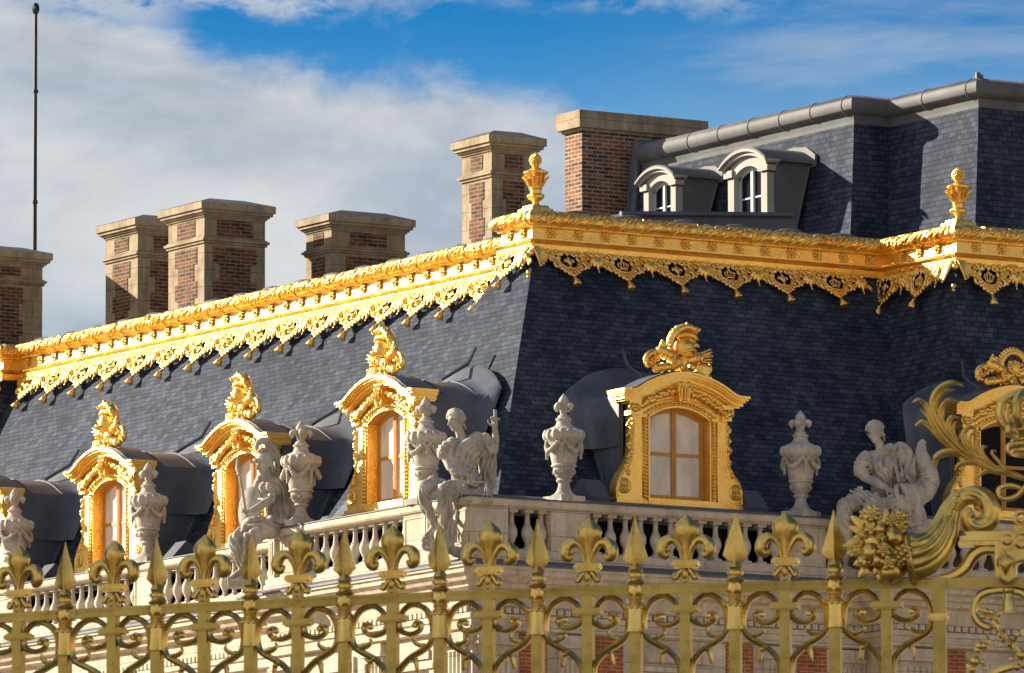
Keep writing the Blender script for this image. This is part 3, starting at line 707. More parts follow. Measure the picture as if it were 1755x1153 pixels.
def crest_mb(kind,flip=1):
    m=MB(); f=flip; rr=random.Random(11)
    # bust under the helmet
    m.lathe([(.20,0),(.19,.04),(.12,.08),(.09,.14),(.085,.22),(.12,.30)],14,Matrix.Diagonal((1,.9,1,1)))
    def rod(a,b,r1,r2,n=12): m.tube([(f*a[0],a[1],a[2]),(f*b[0],b[1],b[2])],[r1,r2],n,1,spl=False,round_=True)
    if kind=='helmet':
        m.lathe([(.185,-.13),(.19,-.06),(.188,.02),(.165,.09),(.12,.135),(.06,.16),(.01,.168)],20,T(f*.01,-.02,.47)@RX(R(8)))
        m.tube([(f*-.18,-.06,.33),(f*-.10,-.20,.37),(f*.02,-.25,.41),(f*.13,-.21,.385),(f*.20,-.06,.34)],[.018,.028,.034,.028,.018],8,round_=True)
        m.ell((f*.02,-.12,.33),(.13,.08,.05),n=8); m.tube([(f*.16,-.10,.50),(f*.22,-.12,.52),(f*.25,-.12,.48)],[.04,.035,.015],7,round_=True)
        pts=[(-.20,.02,.36),(-.25,.02,.46),(-.27,.01,.56),(-.215,0,.69),(-.09,0,.79),(.06,-.01,.835),(.19,-.03,.80),(.25,-.04,.74)]
        m.tube([(f*a_,b_,c_) for a_,b_,c_ in pts],[.03,.05,.06,.068,.072,.072,.062,.035],10,1.5,round_=True)
        m.tube([(f*-.12,-.02,.66),(f*.02,-.04,.70),(f*.16,-.06,.68),(f*.25,-.07,.63)],[.04,.055,.055,.03],8,1.3,round_=True)
        m.tube([(f*-.02,-.04,.62),(f*.10,-.08,.60),(f*.20,-.09,.57)],[.03,.045,.02],8,1.2,round_=True)
        for i in range(80):
            t=rr.random()*(len(pts)-1.01); k=int(t); q=t-k; A_=Vector(pts[k]);B_=Vector(pts[k+1]); c_=A_.lerp(B_,q); tg=(B_-A_).normalized(); nd=Vector((-tg.z,0,tg.x))*rr.uniform(.2,1.0)*.066
            p_=c_+nd+Vector((0,rr.uniform(-.085,.04),0)); m.ell((f*p_.x,p_.y,p_.z),(.036,.022,.020),n=7,rot=Matrix.Rotation(-f*(math.atan2(tg.z,tg.x)+.9),3,'Y'))
    else:
        m.ell((0,-.03,.33),(.14,.12,.17),n=12); m.torus((0,-.03,.36),.27,.055,None,20,8,'y',(-.2,math.pi+.2))
        for i in range(17):
            a=math.pi*i/16; m.ell((.31*math.cos(a),-.03,.36+.31*math.sin(a)),(.07,.05,.045),n=8,rot=Matrix.Rotation(-a,3,'Y'))
        for i in range(24): m.ell((rr.uniform(-.17,.17),-.12,rr.uniform(.2,.5)),(.035,.03,.035),n=7)
    # right hand trophies: arrow bundle, bell, tasselled box
    rod((.12,-.02,.26),(.33,-.02,.31),.085,.10)
    for q in (.22,.30): m.tube([(f*q,-.02,.285),(f*(q+.02),-.02,.29)],[.112,.112],14,spl=False)
    for i in range(14):
        r0=.07; a_=2.4*i; yy=.07*math.cos(a_)*(.4+.6*(i%3)/2); zz=.07*math.sin(a_)*(.4+.6*(i%3)/2)
        rod((.32,-.02+yy,.31+zz),(.52+.03*(i%3),-.03+yy*1.5,.36+zz*1.7),.014,.020,6)
    m.tube([(f*.12,.0,.16),(f*.34,.0,.16),(f*.47,.0,.13),(f*.53,.0,.11)],[.035,.045,.085,.105],14); m.torus((f*.53,0,.11),.10,.014,None,16,6,'x')
    m.push(T(f*.34,-.08,.05)@RY(f*R(30))); m.box(-.12,.12,-.06,.05,-.06,.07); m.box(-.08,.08,-.078,-.05,-.045,.055); m.box(-.05,.05,-.092,-.07,-.03,.04); m.ell((f*.19,0,.0),(.05,.05,.045),n=10); m.box(-.16,-.12,-.045,.04,-.04,.05); m.pop()
    # left hand trophies: drum, knotted serpent, cannon, shields
    rod((-.16,-.02,.26),(-.48,-.02,.38),.085,.105)
    for q in (.3,.6,.85): m.tube([(f*(-.16-.32*q),-.02,.26+.12*q),(f*(-.18-.32*q),-.02,.267+.12*q)],[.118,.118],14,spl=False)
    m.ell((f*-.45,-.03,.49),(.065,.05,.06),n=10); m.ell((f*-.45,-.03,.55),(.03,.03,.04),n=8)
    for i in range(10): m.ell((f*(-.45+rr.uniform(-.07,.07)),-.05,.48+rr.uniform(-.05,.05)),.028,n=7)
    rod((-.20,-.09,.13),(-.62,-.09,.06),.065,.085); m.torus((f*-.64,-.09,.055),.05,.02,None,12,6,'x')
    for q in (.3,.7): m.torus((f*(-.20-.42*q),-.09,.13-.07*q),.085,.014,None,14,6,'x')
    m.tube([(f*-.42,0,.42),(f*-.58,0,.37),(f*-.72,-.01,.31),(f*-.79,-.02,.22),(f*-.77,-.02,.12),(f*-.68,-.02,.10)],[.04,.05,.055,.05,.045,.02],10,round_=True)
    for i in range(26):
        t=rr.random(); m.ell((f*(-.50-.28*t+rr.uniform(-.05,.05)),rr.uniform(-.10,-.01),.34-.22*t+rr.uniform(-.06,.05)),(.042,.032,.028),n=7,rot=Matrix.Rotation(rr.uniform(0,3),3,'Y'))
    m.torus((f*-.60,-.06,.24),.045,.016,None,12,6,'y'); m.tube([(f*-.24,-.13,.19),(f*-.25,-.16,.19)],[.10,.09],16,spl=False); m.ell((f*-.25,-.165,.19),.035,n=8); m.torus((f*-.24,-.15,.19),.085,.014,None,18,6,'y')
    m.torus((f*-.30,-.12,.03),.05,.016,None,14,6,'y'); m.ell((f*-.12,-.14,.10),(.05,.04,.06),n=8); m.ell((f*.12,-.14,.12),(.05,.04,.06),n=8)
    return m
def roof_mb(y0,k,D=3.0):
    # barrel lead roof running back into the slate (slate at y = y0 + k*z), cheeks below; skirt flares where it meets the slate
    m=MB(); pr_=[(-1.12,1.0)]+[(-1.12,1.75),(-1.10,1.90)]+[(x,z-.05) for x,z in PED if abs(x)<=1.0]+[(1.10,1.90),(1.12,1.75),(1.12,1.0)]
    n=len(pr_)
    rows=[]
    cx,cz=0,1.2
    for ph in range(6):
        row=[]
        for x,z in pr_:
            ys=y0+k*z
            dx,dz=(x-cx),(z-cz); L=math.hypot(dx,dz); dx/=L; dz=max(dz/L,-.1)
            if z<1.6: dz=0
            if ph==0: row.append((x,.24,z))
            elif ph==1: row.append((x,ys-.55,z))
            elif ph==2: row.append((x+dx*.015,ys-.25,z+dz*.015))
            elif ph==3: e=.10; row.append((x+dx*e,y0+k*(z+dz*e)-.07,z+dz*e))
            elif ph==4: e=.30; row.append((x+dx*e,y0+k*(z+dz*e)-.025,z+dz*e))
            else: e=.33; row.append((x+dx*e,y0+k*(z+dz*e)+.03,z+dz*e))
        rows.append(row)
    vs=[p for r_ in rows for p in r_]; fs=[]
    for i in range(len(rows)-1):
        for j in range(n-1): fs.append((i*n+j,i*n+j+1,(i+1)*n+j+1,(i+1)*n+j))
    m.add(vs,fs)
    # standing seams and rear pole bracket
    for ph in (.55,1.25):
        m.tube([(x,ph if ph<y0+k*z-.1 else y0+k*z-.1,z+.012) for x,z in pr_[2:-2]],.014,6,spl=False)
    zt=2.32; m.tube([(.02,y0+k*zt-.5,zt-.01),(.02,y0+k*zt+.06,zt+.32),(.02,y0+k*(zt+.5),zt+.62)],[.03,.035,.03],6,spl=False)
    cs=[]
    for s in (-1,1):
        c=MB(); cs.append(c)
        c.prism([(.22,-.05),(.22,1.80),(y0+k*1.8+.1,1.80),(y0+.02,-.05)],min(s*1.04,s*1.09),max(s*1.04,s*1.09),ax='x')
        c.tube([(s*1.10,y0+k*0-.02,0),(s*1.10,y0+k*1.8-.02,1.8)],.025,6,spl=False)
        c.tube([(s*1.10,.26,1.78),(s*1.10,y0+k*1.75,1.78)],.02,6,spl=False); c.tube([(s*1.10,.26,0),(s*1.10,.26,1.75)],.018,6,spl=False)
    return m,cs
def dormer(x,y,z,rz,y0,k,label,pane=BLIND,crest='helmet',flip=1):
    d=thing('gilded_dormer',(x,y,z),rz); d.parent=palace; d['label']=label
    for nm,me in [(a,b) for a,v in DM.items() for b in v]:
        o=bpy.data.objects.new(nm,me); COL.objects.link(o); o.parent=d
    a,b=roof_mb(y0,k)
    for (xa,za),(xb,zb) in zip(PED[1:-1],PED[2:-1]): a.add([(xa,-.19,za+.006),(xa,.35,za+.006),(xa,.35,za+.022),(xa,-.19,za+.022),(xb,-.19,zb+.006),(xb,.35,zb+.006),(xb,.35,zb+.022),(xb,-.19,zb+.022)],[(0,1,5,4),(1,2,6,5),(2,3,7,6),(3,0,4,7),(0,3,2,1),(4,5,6,7)])
    a.build('lead_roof',LEAD,d,True,50); [q_.build('cheek',LEAD,d) for q_ in b]
    o=bpy.data.objects.new('sash',SA); COL.objects.link(o); o.parent=d
    me=PA.copy(); me.materials.clear(); me.materials.append(pane); o=bpy.data.objects.new('pane',me); COL.objects.link(o); o.parent=d
    key=(crest,flip)
    if key not in CR:
        q=crest_mb(crest,flip).build('crest',GOLD,d,True,75); CR[key]=q.data
    else: q=bpy.data.objects.new('crest',CR[key]); COL.objects.link(q); q.parent=d
    q.location=(.05,-.04,2.30); q.scale=(1 if flip>0 else .82,1,1)
    # small square vent box on the gutter next to the dormer
    return d
CR={}
_m,_g=sash(0); SA=_m.mesh('sash',False); SA.materials.append(OCHRE); PA=_g.mesh('pane',False); PA.materials.append(BLIND)
dormer(4.90,.90,W(.20),0,.62,.45,'dormer facing the camera with white blinds, between the two pale urns')
dormer(11.35,0.0,W(.26),0,.82,.24,'dormer half cut by the right edge, with dark panes',DARKG,'wreath')
dormer(.9,4.28,W(.26),LZ,.62,.44,'sunlit dormer nearest the roof corner, beside the seated statue with scales',flip=-1)
dormer(1.9,11.04,W(.20),LZ,.78,.50,'sunlit dormer partly hidden by the helmeted statue',flip=-1)
dormer(1.9,16.1,W(.18),LZ,.78,.50,'sunlit dormer between the helmeted statue and the left edge',flip=-1)
dormer(1.9,21.3,W(.14),LZ,.78,.50,'sunlit dormer cut by the left edge of the picture',flip=-1)
# vent boxes in the gutter
def vent(x,y,rz):
    m=MB(); m.prism([(-.10,.12),(.22,.46),(.50,.30),(.50,-.1),(-.02,-.1)],-.20,.20,ax='x'); o=m.build('gutter_vent',LEAD,palace); o.location=(x,y,W(.08)); o.rotation_euler=(0,0,rz)
for x,y,rz in ((3.05,.70,0),(6.35+.05,.75,0),(1.0,6.0,LZ),(2.0,8.5,LZ),(2.0,13.9,LZ),(2.0,19.0,LZ)): vent(x,y,rz)
# ================================================================== GILDED FINIALS
def finial_mb():
    m=MB()
    for a,b,z0,z1 in ((.27,.25,0,.06),(.21,.19,.06,.14),(.16,.14,.14,.20)):
        m.add([(-a,-a,z0),(a,-a,z0),(a,a,z0),(-a,a,z0),(-b,-b,z1),(b,-b,z1),(b,b,z1),(-b,b,z1)],[(0,3,2,1),(4,5,6,7),(0,1,5,4),(1,2,6,5),(2,3,7,6),(3,0,4,7)])
    m.lathe([(.10,.20),(.06,.23),(.045,.27),(.06,.29),(.11,.33),(.13,.38),(.12,.41),(.085,.43),(.09,.50),(.11,.51),(.09,.53),(.10,.60),(.13,.72),(.16,.78),(.19,.80),(.195,.83),(.15,.85),(.10,.88),(.045,.92),(.035,.95)],20,None,flute=lambda t,z,k:1+.06*math.cos(10*t)*(.3<z<.42)+.05*math.cos(8*t)*(.55<z<.8))
    for i in range(8):
        a=2*math.pi*i/8
        m.tube([(.10*math.cos(a),.10*math.sin(a),.55),(.15*math.cos(a),.15*math.sin(a),.68),(.21*math.cos(a),.21*math.sin(a),.74)],[.015,.028,.018],5,up=Vector((0,0,1)))
    for k in range(9):
        z=.94+.026*k; r=.075*math.sin(math.pi*(k+1.2)/10.5)+.008
        for i in range(8):
            a=2*math.pi*(i+.5*(k%2))/8; m.ell((r*math.cos(a),r*math.sin(a),z),.022,n=5)
    m.ell((0,0,1.18),(.018,.018,.03),n=6); m.ell((0,0,1.05),(.06,.06,.12),n=8)
    return m
f1=finial_mb().build('gilded_finial',GOLD,None,True,45,(4.12,4.40,W(5.66))); f1.scale=(1.17,1.17,.98)
tag(f1,'gilded urn finial with pine cone on the roof corner, left of the brick stack','finial','gilded finials on the roof corners')
f2=f1.copy(); COL.objects.link(f2); f2.location=(11.68,2.0,W(5.66)); f2['label']='gilded urn finial standing before the dark slate at right'
# ================================================================== STONE URNS
def urn_mb():
    m=MB(); m.box(-.26,.26,-.26,.26,-.02,.085)
    def fl(t,z,k):
        if 1.05<z<1.27: return 1+.075*abs(math.cos(8*t))-.04
        if .40<z<.58: return 1+.02*math.cos(9*t)
        return 1
    m.lathe([(.24,.08),(.22,.10),(.17,.13),(.125,.19),(.10,.27),(.095,.32),(.125,.335),(.14,.36),(.125,.385),(.115,.395),(.145,.42),(.175,.48),(.19,.57),(.185,.585),(.22,.60),(.225,.625),(.205,.645),(.22,.70),(.25,.85),(.275,1.0),(.285,1.04),(.33,1.07),(.355,1.12),(.35,1.17),(.30,1.235),(.22,1.28),(.15,1.31),(.125,1.37),(.12,1.40),(.14,1.41),(.145,1.44),(.11,1.455),(.10,1.49),(.07,1.51)],48,None,flute=fl)
    # fleur-de-lis bud
    for i in range(4):
        a=math.pi/2*i+R(12)
        dx,dy=math.cos(a),math.sin(a)
        m.tube([(.03*dx,.03*dy,1.50),(.05*dx,.05*dy,1.60),(.10*dx,.10*dy,1.665),(.155*dx,.155*dy,1.65),(.155*dx,.155*dy,1.60)],[.03,.04,.055,.062,.035],8,up=Vector((-dy,dx,0)),round_=True)
    m.lathe([(.05,1.5),(.055,1.60),(.085,1.70),(.095,1.75),(.07,1.80),(.03,1.85),(.005,1.885)],14)
    # gadroon balls, swags, drops
    for i in range(16):
        a=2*math.pi*i/16; m.ell((.315*math.cos(a),.315*math.sin(a),1.15),(.060,.060,.095),n=8)
    for i in range(4):
        a0=math.pi/2*i
        n=11
        for j in range(n):
            t=j/(n-1); a=a0-.56+1.12*t; z=1.02-.16*math.sin(math.pi*t); r=.30+.03*math.sin(math.pi*t)
            m.ell((r*math.cos(a),r*math.sin(a),z),.038+.014*math.sin(math.pi*t),n=7)
        a=a0+math.pi/4
        m.torus((0,0,0),.045,.018,T(.30*math.cos(a),.30*math.sin(a),1.03)@RZ(a)@RY(R(90)),10,6,'z')
        for j in range(6): m.ell((.295*math.cos(a),.295*math.sin(a),.98-.045*j),.040-.002*j,n=7)
        for s in (-1,1):
            b=a+s*.14; m.ell((.30*math.cos(b),.30*math.sin(b),1.0),(.035,.035,.05),n=6)
    for i in range(8):
        a=2*math.pi*i/8; m.ell((.175*math.cos(a),.175*math.sin(a),.51),(.035,.035,.05),n=6)
        m.torus((0,0,0),.035,.012,T(.178*math.cos(a+.39),.178*math.sin(a+.39),.52)@RZ(a+.39)@RY(R(90)),10,5,'z')
    return m
ume=urn_mb().mesh('stone_urn',True,50); ume.materials.append(CARVE)
for x,y,rz,l in ((2.05,.20,.1,'stone urn left of the camera facing dormer, against dark slate'),(6.98,.20,.5,'stone urn between the camera facing dormer and the statue with the horn'),(.20,1.75,0.3,'stone urn just behind the shoulder of the statue with scales'),(.20,6.03,.9,'stone urn just right of the helmeted statue'),(1.15,13.25,.2,'stone urn before the third dormer from the corner, on the left balustrade'),(1.15,18.45,.6,'stone urn at the left edge of the picture')):
    o=bpy.data.objects.new('stone_urn',ume); COL.objects.link(o); o.location=(x,y,W(.035)); o.rotation_euler=(0,0,rz); tag(o,l,'urn','stone urns along the balustrade')
# ================================================================== UPPER BLOCK (attic storey roof behind, right)
att=thing('attic_block',(0,0,0),0,'upper slate roofed block with lead roll along its top, behind the gilded eaves','building')
AP=[(13.5,15.5),(13.5,8.0),(14.34,8.0),(14.34,5.1),(30,5.1)]
def off(P_,d):   # plan path pushed outwards (to -u / -v)
    r=[]
    for i,(x,y) in enumerate(P_):
        r.append((x-d,y-d) if 0<i<len(P_)-1 else ((x-d,y) if i==0 else (x,y-d)))
    return r
m=MB(); lv=[(5.0,.62),(6.4,.34),(7.8,.12),(8.72,0)]
rows=[[(x,y,W(z)) for x,y in off(AP,d)] for z,d in lv]; n=len(AP)
m.add([p for r_ in rows for p in r_],[(i*n+j,i*n+j+1,(i+1)*n+j+1,(i+1)*n+j) for i in range(3) for j in range(n-1)]); m.build('slate_roof',SLATE,att)
m=MB(); m.sweep([(-.2,W(8.50)),(.015,W(8.50)),(.03,W(8.62)),(.05,W(8.70)),(.05,W(8.76)),(-.2,W(8.76))],AP); m.build('lead_fascia',LEADL,att)
m=MB(); tq=[(-.0+.20*math.sin(t),W(8.91)-.20*math.cos(t)) for t in [2*math.pi*i/16 for i in range(17)]]; m.sweep(tq,AP)
for a,b in zip(AP,AP[1:]):
    a=Vector((*a,0));b=Vector((*b,0));d=b-a;L=d.length;d.normalize();nn=max(1,int(L/1.05))
    for i in range(1,nn+1):
        c=a+d*(i*L/nn-.15); 
        if L<1: continue
        m.torus((0,.0,W(8.91)),.20,.014,T(c.x,c.y,0)@RZ(math.atan2(d.y,d.x)),16,6,'x')
m.build('lead_roll',LEADL,att,True,60)
m=MB(); m.prism([(13.6,15.4),(13.6,8.1),(14.5,8.1),(14.5,5.2),(30,5.2),(30,15.4)],W(8.8),W(9.0),ax='z'); m.add([(13.6,15.5,W(9)),(13.6,8.1,W(9)),(30,5.2,W(9)),(30,15.5,W(9)),(18,15.5,W(9.35)),(18,9,W(9.35)),(30,9,W(9.35))],[(0,1,5,4),(1,2,6,5),(4,5,6,3)])
m.tube([(12.95,15.45,W(5.2)),(13.22,15.45,W(7.0)),(13.35,15.45,W(8.0)),(13.42,15.45,W(9.15))],.09,8,spl=False)
m.prism([(12.9,W(5.0)),(13.4,W(9.2)),(14.6,W(9.35)),(14.6,W(5.0))],15.5,15.6)
m.build('lead_ridge',LEAD,att)
m=MB(); m.ell((14.34,5.1,W(9.12)),(.1,.1,.07)); m.tube([(14.3,5.06,W(9.05)),(14.3,5.06,W(9.2))],.05,8,spl=False); m.build('ridge_knob',LEAD,att,True)
def lead_dormer(v,z,scale,label):
    d=thing('attic_dormer',(12.35,v,W(z)),LZ); d.parent=att; d['label']=label; d.scale=(scale,1,scale)
    def az(x,w,sp,ri): return archz(x,w,sp,ri)
    m=MB()
    for s in (-1,1): m.box(min(s*.46,s*.66),max(s*.46,s*.66),0,.16,-.4,1.0); m.box(min(s*.46,s*.74),max(s*.46,s*.74),-.05,.16,.86,1.0)
    N=20
    def band(m,w0,w1,f0,f1,y0,y1,):
        for i in range(N):
            a=-w1+2*w1*i/N; b=a+2*w1/N; m.add([(a,y0,f0(a)),(a,y0,f1(a)),(a,y1,f1(a)),(a,y1,f0(a)),(b,y0,f0(b)),(b,y0,f1(b)),(b,y1,f1(b)),(b,y1,f0(b))],[(0,1,5,4),(1,2,6,5),(2,3,7,6),(3,0,4,7),(0,3,2,1),(4,5,6,7)])
    band(m,0,.66,lambda x:az(x,.46,.84,.18) if abs(x)<.46 else .84,lambda x:az(x,.68,.96,.24),0,.16)
    band(m,0,.74,lambda x:az(x,.74,.97,.24),lambda x:az(x,.74,1.02,.26),-.08,.2); band(m,0,.80,lambda x:az(x,.80,1.02,.26),lambda x:az(x,.80,1.06,.27),-.14,.2)
    m.box(-.70,.70,-.06,.2,-.45,-.36); m.build('frame',GREY,d)
    m=MB(); band(m,0,.78,lambda x:az(x,.78,1.04,.26),lambda x:az(x,.78,1.10,.27),-.12,1.3)
    for s in (-1,1): m.prism([(.1,-.4),(.1,1.05),(.95,1.05),(.62,-.4)],min(s*.60,s*.64),max(s*.60,s*.64),ax='x'); m.tube([(s*.65,.60,-.4),(s*.65,.97,1.0)],.03,6,spl=False)
    # skirt on the slate
    m.prism([(-.85,.98),(.85,.98),(.8,1.22),(.45,1.40),(0,1.45),(-.45,1.40),(-.8,1.22)],.98,1.03,Matrix.Translation((0,.0,0))@Matrix(((1,0,0,0),(0,1,.20,-.22),(0,0,1,0),(0,0,0,1)))); m.build('lead_roof',LEADL,d,True,30)
    m=MB()
    for s in (-1,1): m.box(min(s*.46,s*.40),max(s*.46,s*.40),.12,.17,-.4,.9)
    m.box(-.04,.04,.10,.17,-.4,1.0); m.box(-.46,.46,.12,.17,-.4,-.32); band(m,0,.46,lambda x:az(x,.46,.78,.16),lambda x:az(x,.46,.86,.17),.12,.17)
    for z_ in (.02,.44): m.box(-.44,.44,.13,.16,z_-.015,z_+.015)
    m.build('sash',PWHITE,d)
    m=MB(); m.prism([(-.45,-.4),(.45,-.4),(.45,.85),(0,1.0),(-.45,.85)],.15,.19); m.build('pane',DARKG,d)
    return d
lead_dormer(9.94,6.86,1.02,'taller lead roofed dormer, the right one of the two')
lead_dormer(13.02,7.12,.86,'smaller lead roofed dormer beside the brick stack')
# low lead box in front of the attic dormers
m=MB(); m.prism([(6.75,W(5.55)),(6.6,W(6.03)),(10.35,W(6.27)),(10.75,W(5.75)),(10.8,W(5.5))],5.5,6.4)
m.tube([(6.6,5.45,W(6.03)),(10.4,5.45,W(6.28))],.05,8,spl=False); m.build('lead_box_roof',LEAD,palace)
m=MB(); m.prism([(4.9,W(5.66)),(6.0,W(5.88)),(6.7,W(6.02)),(11.2,W(6.1)),(11.6,W(5.6)),(4.9,W(5.6))],6.45,6.6); m.build('lead_upstand',LEADL,palace)
# ================================================================== REAR WING WITH CHIMNEYS
rear=thing('rear_wing',(0,0,0),0,'rear palace wing whose brick and stone chimney stacks rise behind the gilded roof','building')
m=MB(); m.box(6.2,12,6.8,34,0,W(5.45)); m.box(12,34,15.7,40,0,W(5.6)); m.build('rear_wall',STONE,rear)
m=MB(); m.box(6.0,12.2,6.7,34.2,W(5.46),W(5.60)); m.build('lead_roof',LEAD,rear)
def quoin(m,x0,x1,y,z0,z1,d,axis,rows,bigfirst=True):
    pass
def chimney(x0,x1,y0,y1,ztop,zmid,label,bx=.5,by=.5):
    # stone stack with brick panels; L face at x0, R face at y0
    c=thing('chimney_stack',(x0,y0,W(ztop))); c.parent=rear; c['label']=label
    w=x1-x0; d=y1-y0; zb=-3.2; zm=zmid-ztop
    m=MB(); m.box(0,w,0,d,zb,-.22)
    # projecting string course and cap
    def course(m,z0,z1,e): m.box(-e,w+e,-e,d+e,z0,z1)
    course(m,zm-.03,zm+.02,.035); course(m,zm+.02,zm+.07,.07); course(m,zm+.07,zm+.10,.03)
    course(m,-.30,-.26,.03); course(m,-.26,-.22,.07); course(m,-.22,-.16,.12); course(m,-.16,-.02,.16)
    m.build('shaft',CHST,c)
    m=MB(); e=.165; m.add([(-e,-e,-.02),(w+e,-e,-.02),(w+e,d+e,-.02),(-e,d+e,-.02),(w*.2,d*.2,.12),(w*.8,d*.2,.12),(w*.8,d*.8,.12),(w*.2,d*.8,.12)],[(0,1,5,4),(1,2,6,5),(2,3,7,6),(3,0,4,7),(4,5,6,7),(0,3,2,1)]); m.build('cap',CHTOP,c)
    def panel(ax,c0,hw,z0,z1):
        e=.012; m=MB()
        if ax=='x': m.box(c0-hw,c0+hw,-e,.05,z0,z1)
        else: m.box(-e,.05,c0-hw,c0+hw,z0,z1)
        m.build('brick_panel',BRICK,c)
    for ax,L,f in (('x',w,bx),('y',d,by)):
        c0=L/2; hw=L*f/2
        panel(ax,c0,hw*.80,zm+.14,-.345)
        z=zm-.09; k=0; m=MB()
        while z>zb:
            h_=hw*(.98 if k%2==0 else .70)
            if ax=='x': m.box(c0-h_,c0+h_,-.012,.05,z-.337,z)
            else: m.box(-.012,.05,c0-h_,c0+h_,z-.337,z)
            z-=.337; k+=1
        m.build('brick_panel',BRICK,c)
    return c
chimney(6.04,6.99,9.0,10.05,7.90,7.14,'stone and brick chimney just left of the gilded corner finial')
chimney(7.22,8.62,21.8,23.25,8.30,7.50,'larger front chimney of the overlapping pair at left',.73,.62)
chimney(8.28,9.7,26.4,27.75,8.60,7.83,'rear chimney of the overlapping pair at left',.6,.55)
chimney(9.63,11.35,20.9,21.9,8.12,7.38,'stone and brick chimney standing alone in the middle left',.62,.5)
chimney(5.9,7.48,29.0,30.4,8.12,7.46,'chimney cut by the left edge of the picture',.42)
c=thing('brick_stack',(12.46,16.0,0)); c.parent=rear; c['label']='wide all brick chimney with a plain stone cap beside the upper slate roof'
m=MB(); m.box(0,2.75,0,.62,W(5.5),W(9.42)); m.build('shaft',BRICKO,c)
m=MB(); m.box(-.05,2.80,-.05,.67,W(9.38),W(9.44)); m.box(-.13,2.90,-.13,.76,W(9.44),W(9.78)); m.build('cap',CHST,c)
# flagpole far behind
m=MB(); m.tube([(0,0,0),(0,0,14.2)],[.075,.04],8,spl=False)
for z in (6.3,9.2,12.0): m.tube([(0,0,z-.04),(0,0,z+.04)],.075,8,spl=False)
m.ell((0,0,14.1),(.10,.10,.16)); o=m.build('flagpole',IRON,None,True); o.location=(24.16,60,W(5)); tag(o,'thin dark pole with a knob rising behind the left chimneys','flagpole')
m=MB(); m.box(20,40,50,80,0,W(5.05)); o=m.build('far_wing',STONE,None); tag(o,'distant stone building hidden behind the left chimneys that carries the pole','building')
# ================================================================== SEATED STATUES
FACE=R(-31.893)
def head(m,c,yaw,pitch,roll_=0,s=1.0,hair='bun'):
    M=Matrix.Translation(c)@RZ(yaw)@RX(pitch)@RY(roll_)@Matrix.Scale(s,4); m.push(M)   # looks along -y
    m.ell((0,.01,.03),(.118,.150,.150),n=14); m.ell((0,-.035,-.065),(.088,.105,.115),n=12); m.ell((0,-.085,-.145),(.040,.040,.036),n=8)
    m.tube([(0,-.125,.045),(0,-.150,.0),(0,-.178,-.045),(0,-.150,-.062)],[.014,.017,.025,.014],8,round_=True)
    for q in (-1,1):
        m.tube([(q*.012,-.140,.045),(q*.05,-.143,.058),(q*.09,-.115,.042)],[.014,.014,.010],6,round_=True)
        m.ell((q*.045,-.120,.012),(.020,.014,.010),n=8); m.ell((q*.062,-.092,-.055),(.036,.034,.034),n=8); m.ell((q*.118,.01,-.01),(.018,.030,.04),n=8)
    m.tube([(-.035,-.128,-.095),(0,-.145,-.090),(.035,-.128,-.095)],[.007,.011,.007],6,round_=True); m.tube([(-.028,-.126,-.112),(0,-.142,-.112),(.028,-.126,-.112)],[.008,.011,.008],6,round_=True)
    if hair=='bun':
        for i in range(9):
            a=-1.30+2.6*i/8; sx=math.sin(a); cz_=math.cos(a)
            m.tube([(.120*sx,-.118+.03*abs(sx),.035+.085*cz_),(.140*sx,-.05,.035+.150*cz_),(.142*sx,.01,.03+.168*cz_),(.125*sx,.08,.03+.140*cz_),(.05*sx,.17,.03+.04*cz_)],[.022,.032,.022,.032,.020],6,round_=True)
        m.ell((0,.16,.02),(.075,.075,.075),n=10); m.ell((0,.03,.05),(.122,.145,.14),n=12)
        m.tube([(-.135,-.04,.0),(-.13,.03,-.06),(-.06,.12,-.10),(-.03,.15,-.20)],[.02,.028,.028,.02],6,round_=True); m.tube([(.135,-.04,.0),(.13,.03,-.06),(.06,.12,-.10),(.05,.15,-.17)],[.02,.028,.028,.02],6,round_=True)
        m.torus((0,.02,.085),.118,.012,RX(R(-14)),16,6,'z')
    else:
        m.ell((0,.03,.10),(.145,.175,.125),n=14); m.tube([(-.15,-.02,.05),(-.09,-.14,.085),(0,-.195,.10),(.09,-.14,.085),(.15,-.02,.05)],[.02,.022,.03,.022,.02],8,round_=True)
        m.tube([(-.145,.02,.03),(-.13,.06,-.08),(-.08,.13,-.16)],[.03,.03,.025],7,round_=True); m.tube([(.145,.02,.03),(.13,.06,-.08),(.08,.13,-.16)],[.03,.03,.025],7,round_=True)
        cr=[(0,-.13,.30),(0,-.05,.38),(0,.07,.38),(0,.19,.30),(0,.26,.15),(0,.26,.0),(0,.22,-.14)]
        m.tube(cr,[.035,.055,.065,.065,.06,.05,.03],10,.8,up=Vector((1,0,0)),round_=True); m.tube([(0,-.10,.22),(0,.05,.26),(0,.17,.2)],[.03,.04,.03],8)
        for i in range(26):
            t=i/25*5.8; k=int(t); a=Vector(cr[k]).lerp(Vector(cr[k+1]),t-k); m.ell(a+Vector((0,0,.0)),(.062,.014,.075),n=7,rot=Matrix.Rotation(-.2-t*.42,3,'X'))
    m.pop()
